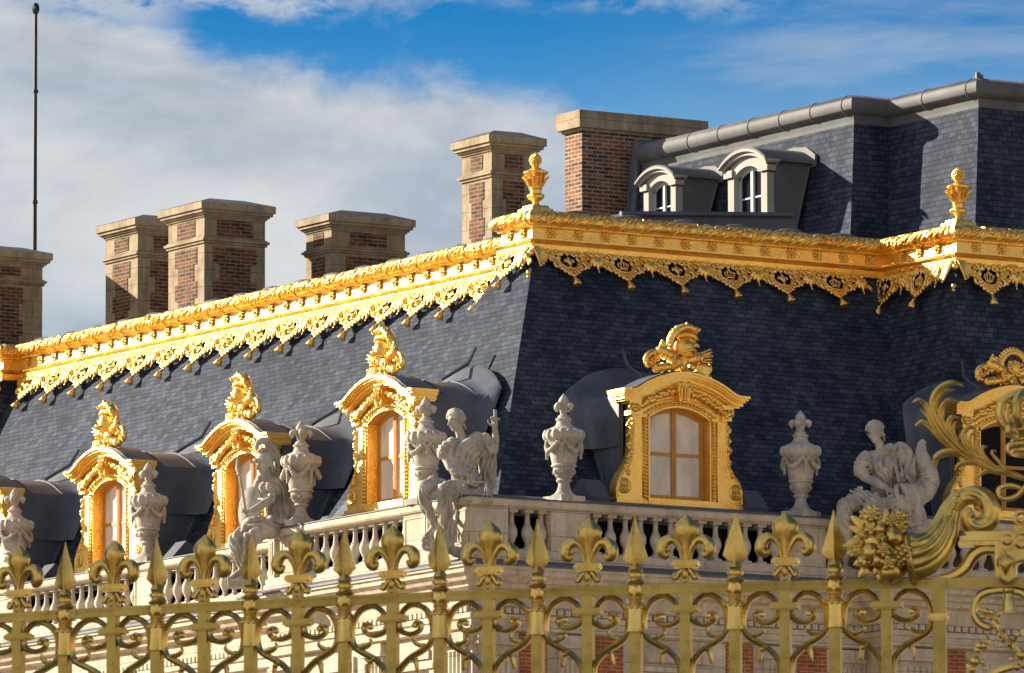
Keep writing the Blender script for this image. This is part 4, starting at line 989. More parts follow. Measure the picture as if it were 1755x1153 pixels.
def hand(m,w,d,side,n_,curl=.6,s=1.0):
    # wrist point, direction of the fingers, direction towards the thumb, palm normal
    w=Vector(w); d=Vector(d).normalized(); n_=Vector(n_); n_=(n_-d*n_.dot(d)).normalized(); t=d.cross(n_)*side
    M=Matrix((t,d,n_)).transposed().to_4x4(); M.translation=w; M=M@Matrix.Scale(s,4)
    m.push(M); m.ell((0,.065,0),(.052,.075,.026),n=10)
    for i,(x,L) in enumerate(((.040,.088),(.014,.100),(-.013,.094),(-.038,.074))):
        c=curl*(1+.12*i); p=Vector((x,.12,0)); a=0; pts=[Vector((x*.8,.07,0)),p]
        for j,f in enumerate((.45,.32,.23)):
            a+=c*(.55 if j==0 else .8); p=p+Vector((0,math.cos(a),-math.sin(a)))*L*f*1.05; pts.append(p)
        m.tube(pts,[.013,.0135,.0125,.0115,.010],6,1,spl=False,round_=True)
    m.tube([(.035,.035,0),(.072,.065,-.015),(.083,.10,-.035),(.075,.125,-.05)],[.017,.016,.013,.011],6,round_=True)
    m.pop()
def limb(m,*pr_):
    for (a,ra),(b,rb) in zip(pr_,pr_[1:]): m.cap(a,b,ra,rb,12)
def folds(m,lines,r=.018):
    for L in lines:
        rr=[r*.45]+[r]*(len(L)-2)+[r*.45]; m.tube(L,rr,6,1,round_=True)
# ---- statue with scales, on the roof corner  (zoom origin 430,780 ; 408 per metre)
def S1(x,y,d=0): return Vector(((x-430)/408,d,(780-y)/408))
m=MB()
hp=S1(480,700,.05); ch=S1(500,400,.06)
m.tube([S1(500,720,.05),S1(492,600,.05),S1(478,520,.03),S1(485,420,.03),S1(478,345,.05),S1(468,300,.06)],[.26,.25,.215,.215,.200,.11],16,.72,round_=True)
m.ell(S1(450,385,-.11),(.085,.07,.09)); m.ell(S1(520,378,-.09),(.085,.07,.09))
limb(m,(S1(470,310,.06),.085),(S1(440,215,.03),.075))
head(m,S1(425,168,0),R(-48),R(12),0,1.0)
limb(m,(S1(385,328,.05),.085),(S1(590,305,.10),.085))
# right arm down to the lap, left arm raised
limb(m,(S1(378,335,.03),.085),(S1(352,420,-.02),.085),(S1(385,505,-.12),.075),(S1(440,545,-.20),.066),(S1(505,560,-.25),.048)); hand(m,S1(505,560,-.25),(.55,-.08,-.9),-1,(-.6,-.75,0),.5,1.25)
limb(m,(S1(605,315,.10),.085),(S1(655,355,.02),.080),(S1(692,385,-.04),.080),(S1(705,300,-.08),.066),(S1(700,225,-.08),.050)); hand(m,S1(700,228,-.08),(-.05,-.1,1),1,(.2,1,0),1.15,1.25)
m.tube([S1(702,95,-.10),S1(702,150,-.10),S1(704,215,-.10)],.035,8,spl=False); m.tube([S1(668,160,-.12),S1(700,172,-.12),S1(735,160,-.12)],.022,6)
# thighs, knees, shins
limb(m,(S1(420,690,.02),.17),(S1(300,640,-.22),.155),(S1(205,655,-.42),.125)); limb(m,(S1(205,655,-.42),.125),(S1(195,750,-.42),.115),(S1(255,880,-.34),.068),(S1(270,935,-.32),.055))
limb(m,(S1(270,935,-.32),.06),(S1(235,985,-.42),.05),(S1(205,1008,-.50),.035)); 
for i in range(5): m.ell(S1(212-7*i,1010-3*i,-.54+.022*i),(.028,.022,.018),n=6)
limb(m,(S1(500,700,0),.18),(S1(410,670,-.30),.17),(S1(345,690,-.55),.145)); limb(m,(S1(345,690,-.55),.145),(S1(350,820,-.52),.13),(S1(375,980,-.42),.095),(S1(385,1080,-.38),.08),(S1(370,1120,-.5),.05))
# drapery masses
m.tube([S1(575,300,-.02),S1(510,390,-.07),S1(430,490,-.06)],[.14,.19,.17],12,.75,round_=True); m.tube([S1(400,330,-.02),S1(420,420,-.05),S1(440,520,-.03)],[.12,.15,.16],12,.75,round_=True)
m.tube([S1(630,290,.12),S1(650,400,.16),S1(650,540,.18),S1(620,690,.14)],[.11,.15,.16,.12],12,.8,round_=True)
m.ell(S1(560,690,.02),(.30,.24,.13)); m.ell(S1(420,640,-.18),(.28,.2,.11)); m.ell(S1(265,605,-.34),(.10,.10,.09))
m.tube([S1(370,350,.0),S1(340,380,-.02),S1(330,410,-.03)],[.10,.115,.10],10,round_=True)
m.tube([S1(450,760,-.25),S1(440,860,-.25),S1(450,960,-.22)],[.10,.09,.03],8,.6,round_=True)
F=[]
for i in range(7):   # sash from the left shoulder across the chest to the right hip
    o=i*18; F.append([S1(590+o*.5,285+o*.2,-.08+.01*i),S1(530+o*.6,360+o*.55,-.19),S1(470+o*.45,430+o*.9,-.21),S1(430+o*.3,480+o*1.0,-.17)])
for i in range(6):   # mantle hanging behind the arm
    x=592+i*19; F.append([S1(x-10,310,.0),S1(x,400,-.02+.01*i),S1(x+6,520,.0+.01*i),S1(x-18,660,.0),S1(x-40,730,-.06)])
for i in range(7):   # swags over the lap
    F.append([S1(285+i*14,640+i*16,-.44+.02*i),S1(380+i*16,650+i*22,-.52+.015*i),S1(480+i*12,690+i*12,-.34),S1(580,705+i*8,-.22)])
for i in range(8):   # folds down the left shin
    x=300+i*18; F.append([S1(x+10,720,-.60+.012*abs(i-3)),S1(x+8,820,-.64+.02*abs(i-3)),S1(x+16,930,-.56+.02*abs(i-3)),S1(x+22,1050,-.49+.02*abs(i-3))])
for i in range(5): F.append([S1(180+i*16,640+i*6,-.50),S1(172+i*14,720,-.53),S1(200+i*13,800,-.48),S1(245+i*8,870,-.40)])
for i in range(4): F.append([S1(340+i*12,335+i*8,-.10),S1(322+i*10,375+i*10,-.13),S1(330+i*14,415+i*4,-.11)])
F.append([S1(390,320,-.08),S1(430,345,-.19),S1(480,340,-.17)]); F.append([S1(405,440,-.19),S1(480,450,-.2),S1(560,430,-.17)]); F.append([S1(400,530,-.18),S1(480,540,-.2),S1(570,530,-.16)])
m.lay(F,.026)
m.ell(S1(520,770,.05),(.36,.3,.10)); m.tube([S1(430,790,-.05),S1(440,900,.0)],[.15,.12],8,spl=False)
st1=m.sculpt('seated_statue',CARVE,None,.0125,2,.5,(.13,.62,W(-.125)),.012,.09); st1.rotation_euler=(0,0,FACE)
drape(st1,[(S1(495,410,-.05),(.30,.40,.33),(.77,0,-.63),10,.045),(S1(645,520,.05),(.24,.45,.58),(1,0,.12),12,.050),(S1(440,660,-.25),(.55,.55,.17),(.3,0,1),12,.040),(S1(360,880,-.45),(.24,.40,.52),(1,.2,.1),11,.042),(S1(210,760,-.4),(.20,.3,.30),(1,0,.45),12,.030),(S1(350,365,0),(.19,.25,.18),(.5,0,.9),14,.030),(S1(450,850,-.2),(.12,.3,.35),(1,0,0),11,.03)])
tag(st1,'seated robed stone woman on the roof corner, raising a rod and holding scales','statue','seated stone statues on the balustrade')
m=MB()
m.tube([S1(470,640,-.60),S1(560,628,-.60),S1(650,632,-.60)],.014,6,spl=False)
for cx,cy in ((500,765),(648,768)):
    tx=480 if cx<550 else 640
    for q in (-38,0,38): m.tube([S1(tx,640,-.60),S1(cx+q,cy-10,-.60+ (.05 if q==0 else 0))],.008,5,spl=False)
    m.lathe([(.02,-.05),(.07,-.035),(.105,0),(.095,.005)],14,T(*S1(cx,cy,-.60)))
m.build('scales',CARVE,st1,True)
m=MB(); m.torus(S1(225,1065,-.40),.075,.035,None,16,8,'y'); m.tube([S1(200,1025,-.42),S1(240,1035,-.40),S1(262,1080,-.34),S1(250,1160,-.26),S1(290,1230,-.2)],[.06,.07,.075,.07,.05],10,1.4,round_=True); m.ell(S1(225,1065,-.42),.035,n=8)
m.tube([S1(420,1110,-.42),S1(520,1140,-.38),S1(640,1170,-.30)],[.10,.09,.05],10,round_=True); m.build('foot_console',CARVE,st1,True,60)
# ---- helmeted statue (zoom origin 420,690 ; 368 per metre)
def S2(x,y,d=0): return Vector(((x-420)/368,d,(690-y)/368))
m=MB()
m.tube([S2(425,690,.05),S2(415,620,.05),S2(385,550,.04),S2(365,470,.04),S2(345,400,.05),S2(335,365,.06)],[.27,.26,.215,.24,.23,.13],16,.75,round_=True)
m.ell(S2(300,430,-.10),(.10,.085,.10)); m.ell(S2(340,430,-.18),(.085,.08,.09))
limb(m,(S2(335,370,.05),.09),(S2(318,320,.02),.08)); head(m,S2(305,275,0),R(-50),R(10),0,1.08,'helmet')
limb(m,(S2(275,370,.0),.09),(S2(395,390,.08),.11))
limb(m,(S2(398,395,.0),.115),(S2(382,450,-.10),.10),(S2(348,515,-.22),.085),(S2(290,555,-.34),.072),(S2(225,592,-.42),.052)); hand(m,S2(228,590,-.42),(-.9,-.2,-.35),-1,(0,.2,-1),1.0,1.25)
limb(m,(S2(270,375,.05),.085),(S2(235,470,.12),.07),(S2(205,560,.0),.06))
limb(m,(S2(400,680,.0),.18),(S2(250,690,-.25),.17),(S2(115,790,-.48),.135)); limb(m,(S2(115,790,-.48),.135),(S2(125,860,-.46),.115),(S2(160,960,-.38),.068),(S2(150,990,-.38),.055),(S2(95,1040,-.48),.045),(S2(60,1062,-.54),.032))
limb(m,(S2(420,690,.0),.18),(S2(300,720,-.35),.17),(S2(215,790,-.55),.145)); limb(m,(S2(215,790,-.55),.145),(S2(200,900,-.50),.115),(S2(190,1000,-.42),.07),(S2(150,1050,-.5),.05))
m.tube([S2(430,400,.12),S2(460,500,.16),S2(460,600,.15),S2(430,690,.10)],[.10,.14,.15,.12],12,.8,round_=True)
m.ell(S2(350,660,-.12),(.36,.24,.10)); m.ell(S2(240,660,-.30),(.20,.2,.085))
F=[]
for i in range(6): F.append([S2(400+i*10,385,-.08+.02*i),S2(425+i*9,470,-.10+.03*i),S2(430+i*9,560,-.12+.03*i),S2(400+i*10,660,-.14+.03*i)])
for i in range(6): F.append([S2(260+i*26,365+i*2,-.10),S2(275+i*24,392,-.18),S2(300+i*20,385+i*4,-.2)])
for i in range(7): F.append([S2(330+i*14,560,-.18),S2(335+i*13,610,-.2),S2(320+i*16,660,-.22)])
for i in range(7): F.append([S2(180+i*8,660+i*16,-.46),S2(250+i*12,680+i*17,-.52),S2(330+i*8,700+i*10,-.36),S2(440,690+i*6,-.2)])
for i in range(7): F.append([S2(100+i*22,750+i*4,-.60+.012*i),S2(105+i*20,830,-.62),S2(130+i*14,910,-.55),S2(160+i*8,985,-.45)])
F.append([S2(250,500,-.2),S2(320,520,-.24),S2(390,500,-.17)]); F.append([S2(265,470,-.2),S2(330,480,-.25),S2(395,465,-.16)])
m.lay(F,.026); m.ell(S2(430,695,.08),(.36,.28,.08))
m.box(-.95,-.52,-.62,-.2,-1.12,-.98)
st2=m.sculpt('seated_statue',CARVE,None,.0128,2,.5,(.12,6.55,W(.045)),.012,.09); st2.rotation_euler=(0,0,FACE)
drape(st2,[(S2(420,520,0),(.30,.5,.50),(1,0,.25),12,.045),(S2(310,400,-.1),(.20,.3,.12),(.2,0,1),13,.03),(S2(345,620,-.1),(.33,.45,.17),(1,0,.1),9,.04),(S2(270,690,-.3),(.55,.5,.15),(.25,0,1),12,.042),(S2(160,850,-.5),(.30,.4,.45),(1,0,.25),11,.038)],1)
tag(st2,'seated stone figure in a crested helmet holding a spear, in front of a gilded dormer','statue','seated stone statues on the balustrade')
m=MB(); m.tube([S2(190,640,-.46),S2(165,480,-.44),S2(145,370,-.42)],.030,8,spl=False); m.lathe([(.02,0),(.05,.03),(.03,.06),(.055,.10),(.05,.16),(.002,.36)],8,T(*S2(142,365,-.42))@RY(R(-6))); m.build('spear',CARVE,st2,True)
m=MB(); m.lathe([(.42,0),(.42,.03),(.36,.05),(.1,.09),(.02,.095)],28,T(*S2(212,570,.02))@RZ(R(-25))@RX(R(82))@Matrix.Diagonal((.55,1,1,1))); m.build('shield',CARVE,st2,True)
# ---- statue with the horn of plenty (zoom origin 460,716 ; 391 per metre)
def S3(x,y,d=0): return Vector(((x-460)/391,d,(716-y)/391))
m=MB()
m.tube([S3(420,720,.08),S3(405,620,.08),S3(385,540,.06),S3(385,440,.05),S3(385,350,.06),S3(375,300,.07)],[.28,.27,.23,.23,.215,.12],16,.75,round_=True)
m.ell(S3(335,395,-.13),(.10,.085,.11)); m.ell(S3(430,390,-.13),(.10,.085,.11))
limb(m,(S3(375,300,.06),.09),(S3(355,235,.03),.08)); head(m,S3(332,165,0),R(-32),R(14),R(-4),1.05)
limb(m,(S3(300,325,.04),.09),(S3(480,305,.08),.095))
limb(m,(S3(262,340,.02),.12),(S3(235,420,-.06),.11),(S3(245,475,-.14),.088),(S3(320,525,-.26),.078),(S3(395,562,-.34),.055)); hand(m,S3(392,562,-.34),(.85,-.25,-.45),1,(-.3,-.5,.8),.6,1.3)
m.tube([S3(262,330,.02),S3(235,390,-.04),S3(222,440,-.08)],[.115,.14,.125],12,round_=True)
limb(m,(S3(400,700,.05),.18),(S3(230,640,-.22),.17),(S3(110,690,-.42),.15)); limb(m,(S3(110,690,-.42),.15),(S3(100,790,-.42),.125),(S3(140,930,-.3),.08),(S3(135,1010,-.3),.055))
limb(m,(S3(430,710,.0),.18),(S3(350,690,-.35),.175),(S3(290,720,-.60),.155)); limb(m,(S3(290,720,-.60),.155),(S3(290,850,-.55),.13),(S3(300,1000,-.45),.09))
m.tube([S3(500,275,.10),S3(560,380,.14),S3(590,480,.15),S3(560,560,.08)],[.14,.19,.18,.12],12,.8,round_=True)
m.tube([S3(430,260,.0),S3(430,300,-.06)],[.10,.11],8); m.ell(S3(280,640,-.25),(.24,.2,.12)); m.ell(S3(210,600,-.3),(.10,.09,.12))
F=[]
for i in range(9): F.append([S3(425+i*16,252+i*2,-.06+.008*i),S3(450+i*16,330,-.14+.015*i),S3(468+i*16,430,-.16+.018*i),S3(470+i*15,535,-.12+.015*i)])
for i in range(8): F.append([S3(365+i*14,330,-.18),S3(350+i*18,420,-.26+.01*i),S3(375+i*14,500,-.24),S3(400+i*12,550,-.22)])
for i in range(5): F.append([S3(275+i*22,315,-.12),S3(285+i*20,380,-.2),S3(300+i*18,450,-.22)])
F+= [[S3(300,440,-.2),S3(360,460,-.24),S3(420,440,-.22)],[S3(192,450,-.12),S3(240,475,-.22),S3(300,440,-.16)],[S3(205,425,-.13),S3(245,445,-.22),S3(290,420,-.16)]]
for i in range(7): F.append([S3(150+i*24,575+i*10,-.36),S3(190+i*22,630+i*8,-.46),S3(215+i*22,700+i*4,-.5)])
for i in range(5): F.append([S3(65+i*18,660,-.50),S3(60+i*16,740,-.55),S3(80+i*14,840,-.46)])
for i in range(6): F.append([S3(240+i*18,590+i*6,-.40),S3(255+i*20,660,-.58),S3(250+i*20,760,-.68),S3(260+i*16,900,-.60)])
m.lay(F,.027); m.ell(S3(450,735,.1),(.50,.3,.10))
st3=m.sculpt('seated_statue',CARVE,None,.0130,2,.5,(8.42,-.62,W(.12)),.012,.09); st3.rotation_euler=(0,0,FACE)
drape(st3,[(S3(520,400,.0),(.32,.5,.50),(1,0,.18),9,.062),(S3(375,430,-.1),(.26,.4,.36),(1,0,.30),9,.045),(S3(240,390,0),(.18,.3,.18),(.5,0,.9),13,.032),(S3(250,620,-.3),(.42,.5,.22),(.5,0,.85),11,.045),(S3(290,800,-.5),(.25,.45,.50),(1,0,.15),11,.042),(S3(110,780,-.4),(.2,.35,.35),(1,0,.3),11,.034)],2)
tag(st3,'seated stone woman holding a big ribbed horn of fruit, before dark slate','statue','seated stone statues on the balustrade')
m=MB()
hz=[S3(505,640,-.28),S3(570,625,-.22),S3(650,590,-.12),S3(700,520,-.05),S3(695,440,0),S3(665,370,.02),S3(645,300,.03),S3(650,245,.03),S3(670,215,.03)]
hr=[.27,.235,.20,.185,.165,.135,.105,.075,.045]
pts=[];rad=[]
for i in range(len(hz)-1):
    for j in range(7): t=j/7; pts.append(hz[i].lerp(hz[i+1],t)); rad.append((hr[i]*(1-t)+hr[i+1]*t)*(1+.055*(1 if j%2 else -1)))
m.tube(pts,rad,18,1,spl=False); m.torus((0,0,0),.25,.045,Matrix.Translation(hz[0])@RZ(R(-20))@RY(R(72)),22,8,'z')
m.build('stone_horn',CARVE,st3,True,60)
m=MB(); rr=random.Random(9)
for i in range(120):
    a=rr.uniform(0,6.28); q=rr.random()**.5
    m.ell(S3(470+105*q*math.cos(a),670+85*q*math.sin(a)+30*q,-.38-.14*(1-q*q)),(rr.uniform(.035,.065),rr.uniform(.035,.05),rr.uniform(.035,.06)),n=7,rot=Matrix.Rotation(rr.uniform(0,3),3,'Y'))
for i in range(50): m.ell(S3(rr.uniform(500,640),rr.uniform(720,850),-.3),(rr.uniform(.05,.09),.05,rr.uniform(.035,.05)),n=7,rot=Matrix.Rotation(rr.uniform(0,3),3,'Y'))
m.tube([S3(560,650,-.2),S3(600,760,-.15),S3(620,860,-.1)],[.2,.2,.15],10,round_=True)
m.build('stone_fruit',CARVE,st3,True,60)
# ================================================================== GILDED FENCE IN FRONT
RZ0=4.46
FP=[(-59.157,-91.892),(-59.058,-92.099),(-58.961,-92.294),(-58.866,-92.478),(-58.768,-92.663),(-58.665,-92.848),(-58.569,-93.014),(-58.466,-93.185),(-58.362,-93.352),(-58.255,-93.516),(-58.148,-93.675),(-58.036,-93.833),(-57.924,-93.985),(-57.808,-94.137),(-57.689,-94.285),(-57.565,-94.433),(-57.445,-94.570),(-57.318,-94.707),(-57.190,-94.840),(-57.059,-94.971),(-56.925,-95.096),(-56.785,-95.221),(-56.638,-95.345),(-56.496,-95.458),(-56.348,-95.569)]
fence=thing('gilded_fence',(FP[12][0],FP[12][1],0),0,'weathered gilded iron fence with spearheads and lily finials across the foreground','fence')
fo=Vector((FP[12][0],FP[12][1],0))
def frel(i): return Vector((FP[i][0],FP[i][1],0))-fo
def fang(i):
    a=frel(max(0,i-1)); b=frel(min(len(FP)-1,i+1)); d=b-a; return math.atan2(d.y,d.x)
# rail: one bar swept along the curve
m=MB(); pth=[(frel(i).x,frel(i).y) for i in range(0,23)]
m.sweep([(-.016,RZ0-.036),(.018,RZ0-.036),(.018,RZ0-.002),(.014,RZ0),(-.016,RZ0)],pth); m.sweep([(.0185,RZ0-.006),(.021,RZ0-.006),(.021,RZ0-.012),(.0185,RZ0-.012)],pth)
m.build('top_rail',GOLDR,fence)
m=MB(); m.sweep([(-.02,.5),(.02,.5),(.02,.46),(-.02,.46)],pth); m.build('bottom_rail',GOLDR,fence)
# spearhead bar
def sq(m,x,y,z0,z1): m.box(-x,x,-y,y,z0,z1)
def spear_meshes():
    a=MB(); sq(a,.0205,.018,-4.44,-.17)
    b=MB()  # spearhead: four-sided blade with a midrib
    lv=[(.062,.014,.012,.010),(.075,.022,.014,.012),(.100,.048,.016,.015),(.112,.044,.018,.015),(.165,.028,.016,.012),(.215,.012,.010,.007),(.256,.0012,.0012,.0012)]
    vs=[];n=8
    for z,w,t,q in lv:
        vs+=[(w,0,z),(w*.42,-q*.55,z),(0,-t,z),(-w*.42,-q*.55,z),(-w,0,z),(-w*.42,q*.55,z),(0,t,z),(w*.42,q*.55,z)]
    fs=[(k*n+j,k*n+(j+1)%n,(k+1)*n+(j+1)%n,(k+1)*n+j) for k in range(len(lv)-1) for j in range(n)]+[tuple(range(n)),tuple(range((len(lv)-1)*n,len(lv)*n))]
    b.add(vs,fs)
    b.tube([(0,-.010,.066),(0,-.017,.105),(0,-.012,.20),(0,-.002,.25)],[.007,.006,.0045,.001],6,spl=False)
    b.lathe([(.016,.0),(.033,.004),(.036,.010),(.026,.016),(.022,.026),(.030,.030),(.030,.040),(.022,.046),(.026,.056),(.022,.068),(.015,.078)],28)
    c=MB()
    def kn(t,z,k): return 1+(.05*math.cos(6*t+z*240)+.05*math.cos(6*t-z*240))*(-.045<z<.0)
    c.lathe([(.022,.004),(.031,-.002),(.034,-.010),(.035,-.020),(.034,-.030),(.031,-.040),(.024,-.045),(.028,-.050),(.026,-.056),(.024,-.064),(.032,-.070),(.030,-.078)],48,None,flute=kn)
    d=MB(); d.lathe([(.024,-.074),(.031,-.080),(.033,-.090),(.034,-.13),(.037,-.165),(.037,-.172),(.02,-.173)],40,None,flute=lambda t,z,k:1+.09*abs(math.cos(7*t))-.045*(z<-.085))
    for i in range(10):
        t=2*math.pi*i/10; d.ell((.031*math.cos(t),.031*math.sin(t),-.083),(.009,.009,.008),n=6)
    return a,b,c,d
def fleur_meshes():
    a=MB(); sq(a,.0195,.017,-4.44,-.036); sq(a,.017,.016,-.01,.03)
    b=MB()
    lv=[(.105,.014,.010),(.13,.019,.013),(.16,.034,.020),(.185,.049,.027),(.205,.054,.030),(.222,.049,.027),(.238,.034,.020),(.250,.016,.010),(.262,.002,.002)]
    n=14;vs=[]
    for z,w,t in lv:
        for j in range(n):
            q=2*math.pi*j/n; x=w*math.cos(q); y=t*math.sin(q); vs.append((x,y,z))
    b.add(vs,[(k*n+j,k*n+(j+1)%n,(k+1)*n+(j+1)%n,(k+1)*n+j) for k in range(len(lv)-1) for j in range(n)]+[tuple(range(n)),tuple(range((len(lv)-1)*n,len(lv)*n))])
    b.tube([(0,-.012,.10),(0,-.019,.16),(0,-.027,.20),(0,-.012,.25)],[.004,.004,.004,.002],6)
    for s in (-1,1):
        b.tube([(s*.012,0,.088),(s*.020,0,.125),(s*.042,0,.160),(s*.070,0,.166),(s*.093,0,.150),(s*.099,0,.122),(s*.084,0,.108),(s*.070,0,.118)],[.010,.012,.015,.020,.026,.025,.018,.010],10,.95,round_=True)
        b.tube([(s*.010,-.008,.09),(s*.022,-.013,.128),(s*.046,-.016,.16)],[.004,.0045,.003],5)
    b.tube([(0,0,.085),(0,0,.125)],[.014,.012],8,spl=False)
    c=MB()
    for z0,z1,x,y in ((.058,.066,.046,.018),(.066,.082,.054,.024),(.082,.088,.048,.020)): c.box(-x,x,-y,y,z0,z1)
    c.tube([(-.053,0,.074),(.053,0,.074)],.012,8,1.6,spl=False)
    c.ell((0,-.006,.036),(.017,.018,.026),n=10)
    for s in (-1,1): c.tube([(s*.012,0,.056),(s*.026,0,.042),(s*.038,0,.026),(s*.046,0,.026),(s*.046,0,.038)],[.009,.012,.013,.013,.008],8,round_=True)
    c.lathe([(.017,.0),(.020,.006),(.016,.014),(.018,.02)],12)
    # bracket plate below the rail
    d=MB()
    for z0,z1,x,y in ((-.110,-.104,.048,.024),(-.104,-.088,.058,.030),(-.088,-.082,.050,.026)): d.box(-x,x,-y,y,z0,z1)
    d.tube([(-.057,0,-.096),(.057,0,-.096)],.011,8,2.2,spl=False)
    return a,b,c,d
def scroll_mb(L):
    # band work between a spear bar (x=0) and the lily bar at x=L
    m=MB(); w=.0105
    P_=[(L-.030,0,-.085),(L-.048,0,-.058),(L*.56,0,-.043),(L*.33,0,-.058),(.040,0,-.090),(.031,0,-.125),(.031,0,-.165),(.044,0,-.195),(L*.40,0,-.216),(L*.66,0,-.244),(L*.86,0,-.290),(L-.020,0,-.36)]
    m.tube(P_,[.009,.0105,.0115,.0115,.011,.0105,.011,.0115,.0125,.012,.011,.010],6,1.7)
    m.tube([(L-.024,0,-.108),(L-.032,0,-.138),(L*.62,0,-.152),(L*.44,0,-.140),(L*.40,0,-.118),(L*.48,0,-.108),(L*.54,0,-.118)],[.010,.0115,.011,.010,.010,.010,.010],6,1.6); m.ell((L*.53,0,-.119),(.013,.020,.012),n=8)
    # leaf sprigs on the lower sweep
    for s,(x,z,dx,dz) in enumerate(((.056,-.200,.050,.022),(L*.56,-.232,-.014,-.055))):
        m.tube([(x,0,z),(x+dx*.6,0,z+dz*.35),(x+dx,0,z+dz),(x+dx*.92,0,z+dz+ (.016 if s==0 else -.004))],[.008,.010,.007,.003],6,1.2)
        m.ell((x+dx*.3,-.006,z+dz*.3),(.013,.013,.009),n=6)
    m.ell((L*.38,-.012,-.212),(.008,.008,.008),n=8); m.ell((L*.62,-.012,-.238),(.008,.008,.008),n=8)
    return m
SM=[q.mesh(nm,True,32 if nm=='spearhead' or nm=='spear_bar' else 55) for q,nm in zip(spear_meshes(),('spear_bar','spearhead','knop','tassel'))]
FM=[q.mesh(nm,True,50 if nm=='lily_finial' else 32) for q,nm in zip(fleur_meshes(),('lily_bar','lily_finial','lily_collar','bracket_plate'))]
for me in SM+FM: me.materials.append(GOLDR if me.name.startswith(('spear_bar','lily_bar','bracket_plate')) else GOLDF)
def ob(nm,me,parent,loc=(0,0,0),rz=0):
    o=bpy.data.objects.new(nm,me); COL.objects.link(o); o.parent=parent; o.location=loc; o.rotation_euler=(0,0,rz); return o
rj=random.Random(4)
for i in range(0,22):
    p=frel(i); a=fang(i)
    if i==21:
        b=ob('lily_bar',FM[0],fence,(p.x,p.y,RZ0),a); ob('bracket_plate',FM[3],b)
    elif i%2==0:
        b=ob('spear_bar',SM[0],fence,(p.x,p.y,RZ0),a); 
        for nm,me in zip(('spearhead','knop','tassel'),SM[1:]):
            q_=ob(nm,me,b); q_.rotation_euler=(rj.uniform(-.015,.015),rj.uniform(-.02,.02),rj.uniform(-.08,.08))
    else:
        b=ob('lily_bar',FM[0],fence,(p.x,p.y,RZ0),a)
        for nm,me in zip(('lily_finial','lily_collar','bracket_plate'),FM[1:]):
            q_=ob(nm,me,b); q_.rotation_euler=(rj.uniform(-.02,.02),rj.uniform(-.025,.025),rj.uniform(-.05,.05)); q_.scale=(.90,.95,.97)
for i in range(0,22):
    if i%2==0: A,B,s=i,i+1,1
    else: A,B,s=i+1,i,-1
    if A>22: continue
    pa,pb=frel(A),frel(B); L=(pb-pa).length; d=(pb-pa)
    me=scroll_mb(L).mesh('scrollwork',True,35); me.materials.append(GOLDF)
    o=ob('scrollwork',me,fence,(pa.x,pa.y,RZ0),math.atan2(d.y,d.x))
# ---- gate pier post and overthrow at right
gate=thing('gate_overthrow',(FP[22][0],FP[22][1],0),math.atan2(-.62,.78),'gilded gate post topped by flower filled horn, leafy branch and crown','gate')
G0=RZ0
m=MB(); m.box(-.023,.023,-.028,.028,0,G0); m.box(.0,1.1,-.016,.018,G0-.036,G0); m.build('gate_post',GOLDR,gate)
m=MB()
for z0,z1,x in ((-.155,-.148,.030),(-.148,-.136,.038),(-.136,-.130,.032)): m.box(-x-.004,x-.006,-x,x,G0+z0,G0+z1)
m.build('post_collar',GOLDF,gate)
def Q(x,y,d=0): return Vector(((x-690)/1690,d,G0+(548-y)/1737))      # detail photo units
def Q2(x,y,d=0): return Vector((((1555+x/5.24)-1607)/460,d,G0+(990-(640+y/5.24))/472))
def rib(m,pts,rad,off,n=7):  # fluting ridges following a horn
    pass
m=MB()
hp=[Q(520,410,-.03),Q(590,395,-.03),Q(660,345,-.02),Q(715,260,-.01),Q(745,170,0),Q(775,95,0),Q(830,45,0),Q(900,25,0),Q(970,50,0),Q(1005,115,0),Q(995,185,0),Q(940,225,-.01),Q(885,210,-.02),Q(870,160,-.03),Q(900,135,-.035)]
hr=[.085,.078,.066,.052,.042,.034,.032,.033,.035,.036,.035,.033,.030,.024,.018]
def fluted(m,P_,Rr,n=40,fl=10,amp=.10,up=Vector((0,1,0)),tw=0):
    pts=[];rad=[]
    for i in range(len(P_)-1):
        a=P_[max(0,i-1)];b=P_[i];c=P_[i+1];d=P_[min(len(P_)-1,i+2)]
        for j in range(5):
            t=j/5; pts.append(.5*((2*b)+(c-a)*t+(2*a-5*b+4*c-d)*t*t+(3*b-a-3*c+d)*t**3)); rad.append(Rr[i]*(1-t)+Rr[i+1]*t)
    pts.append(P_[-1]); rad.append(Rr[-1]); vs=[]
    for i,p in enumerate(pts):
        t=(pts[min(i+1,len(pts)-1)]-pts[max(i-1,0)]).normalized(); w=(up-t*up.dot(t)).normalized(); q=t.cross(w)
        for j in range(n):
            a=2*math.pi*j/n; r=rad[i]*(1+amp*abs(math.cos(fl*.5*a+tw*i))-amp*.5); vs.append(p+q*(math.cos(a)*r)+w*(math.sin(a)*r))
    m.add(vs,[(k*n+j,k*n+(j+1)%n,(k+1)*n+(j+1)%n,(k+1)*n+j) for k in range(len(pts)-1) for j in range(n)]+[tuple(range(n)),tuple(range((len(pts)-1)*n,len(pts)*n))])
fluted(m,hp[:7],hr[:7],48,12,.16); fluted(m,hp[5:],hr[5:],36,8,.16,tw=.28)
m.tube([Q(505,325,-.03),Q(515,400,-.11),Q(530,500,-.03)],[.012,.014,.012],8); m.torus((0,0,0),.092,.014,Matrix.Translation(Q(515,415,-.03))@RY(R(82)),20,7,'z')
for i in range(5): m.ell(Q(755+14*i,190-40*i,-.03),(.012,.012,.010),n=6)
m.build('horn',GOLDF,gate,True,60)
m=MB(); rr=random.Random(21)
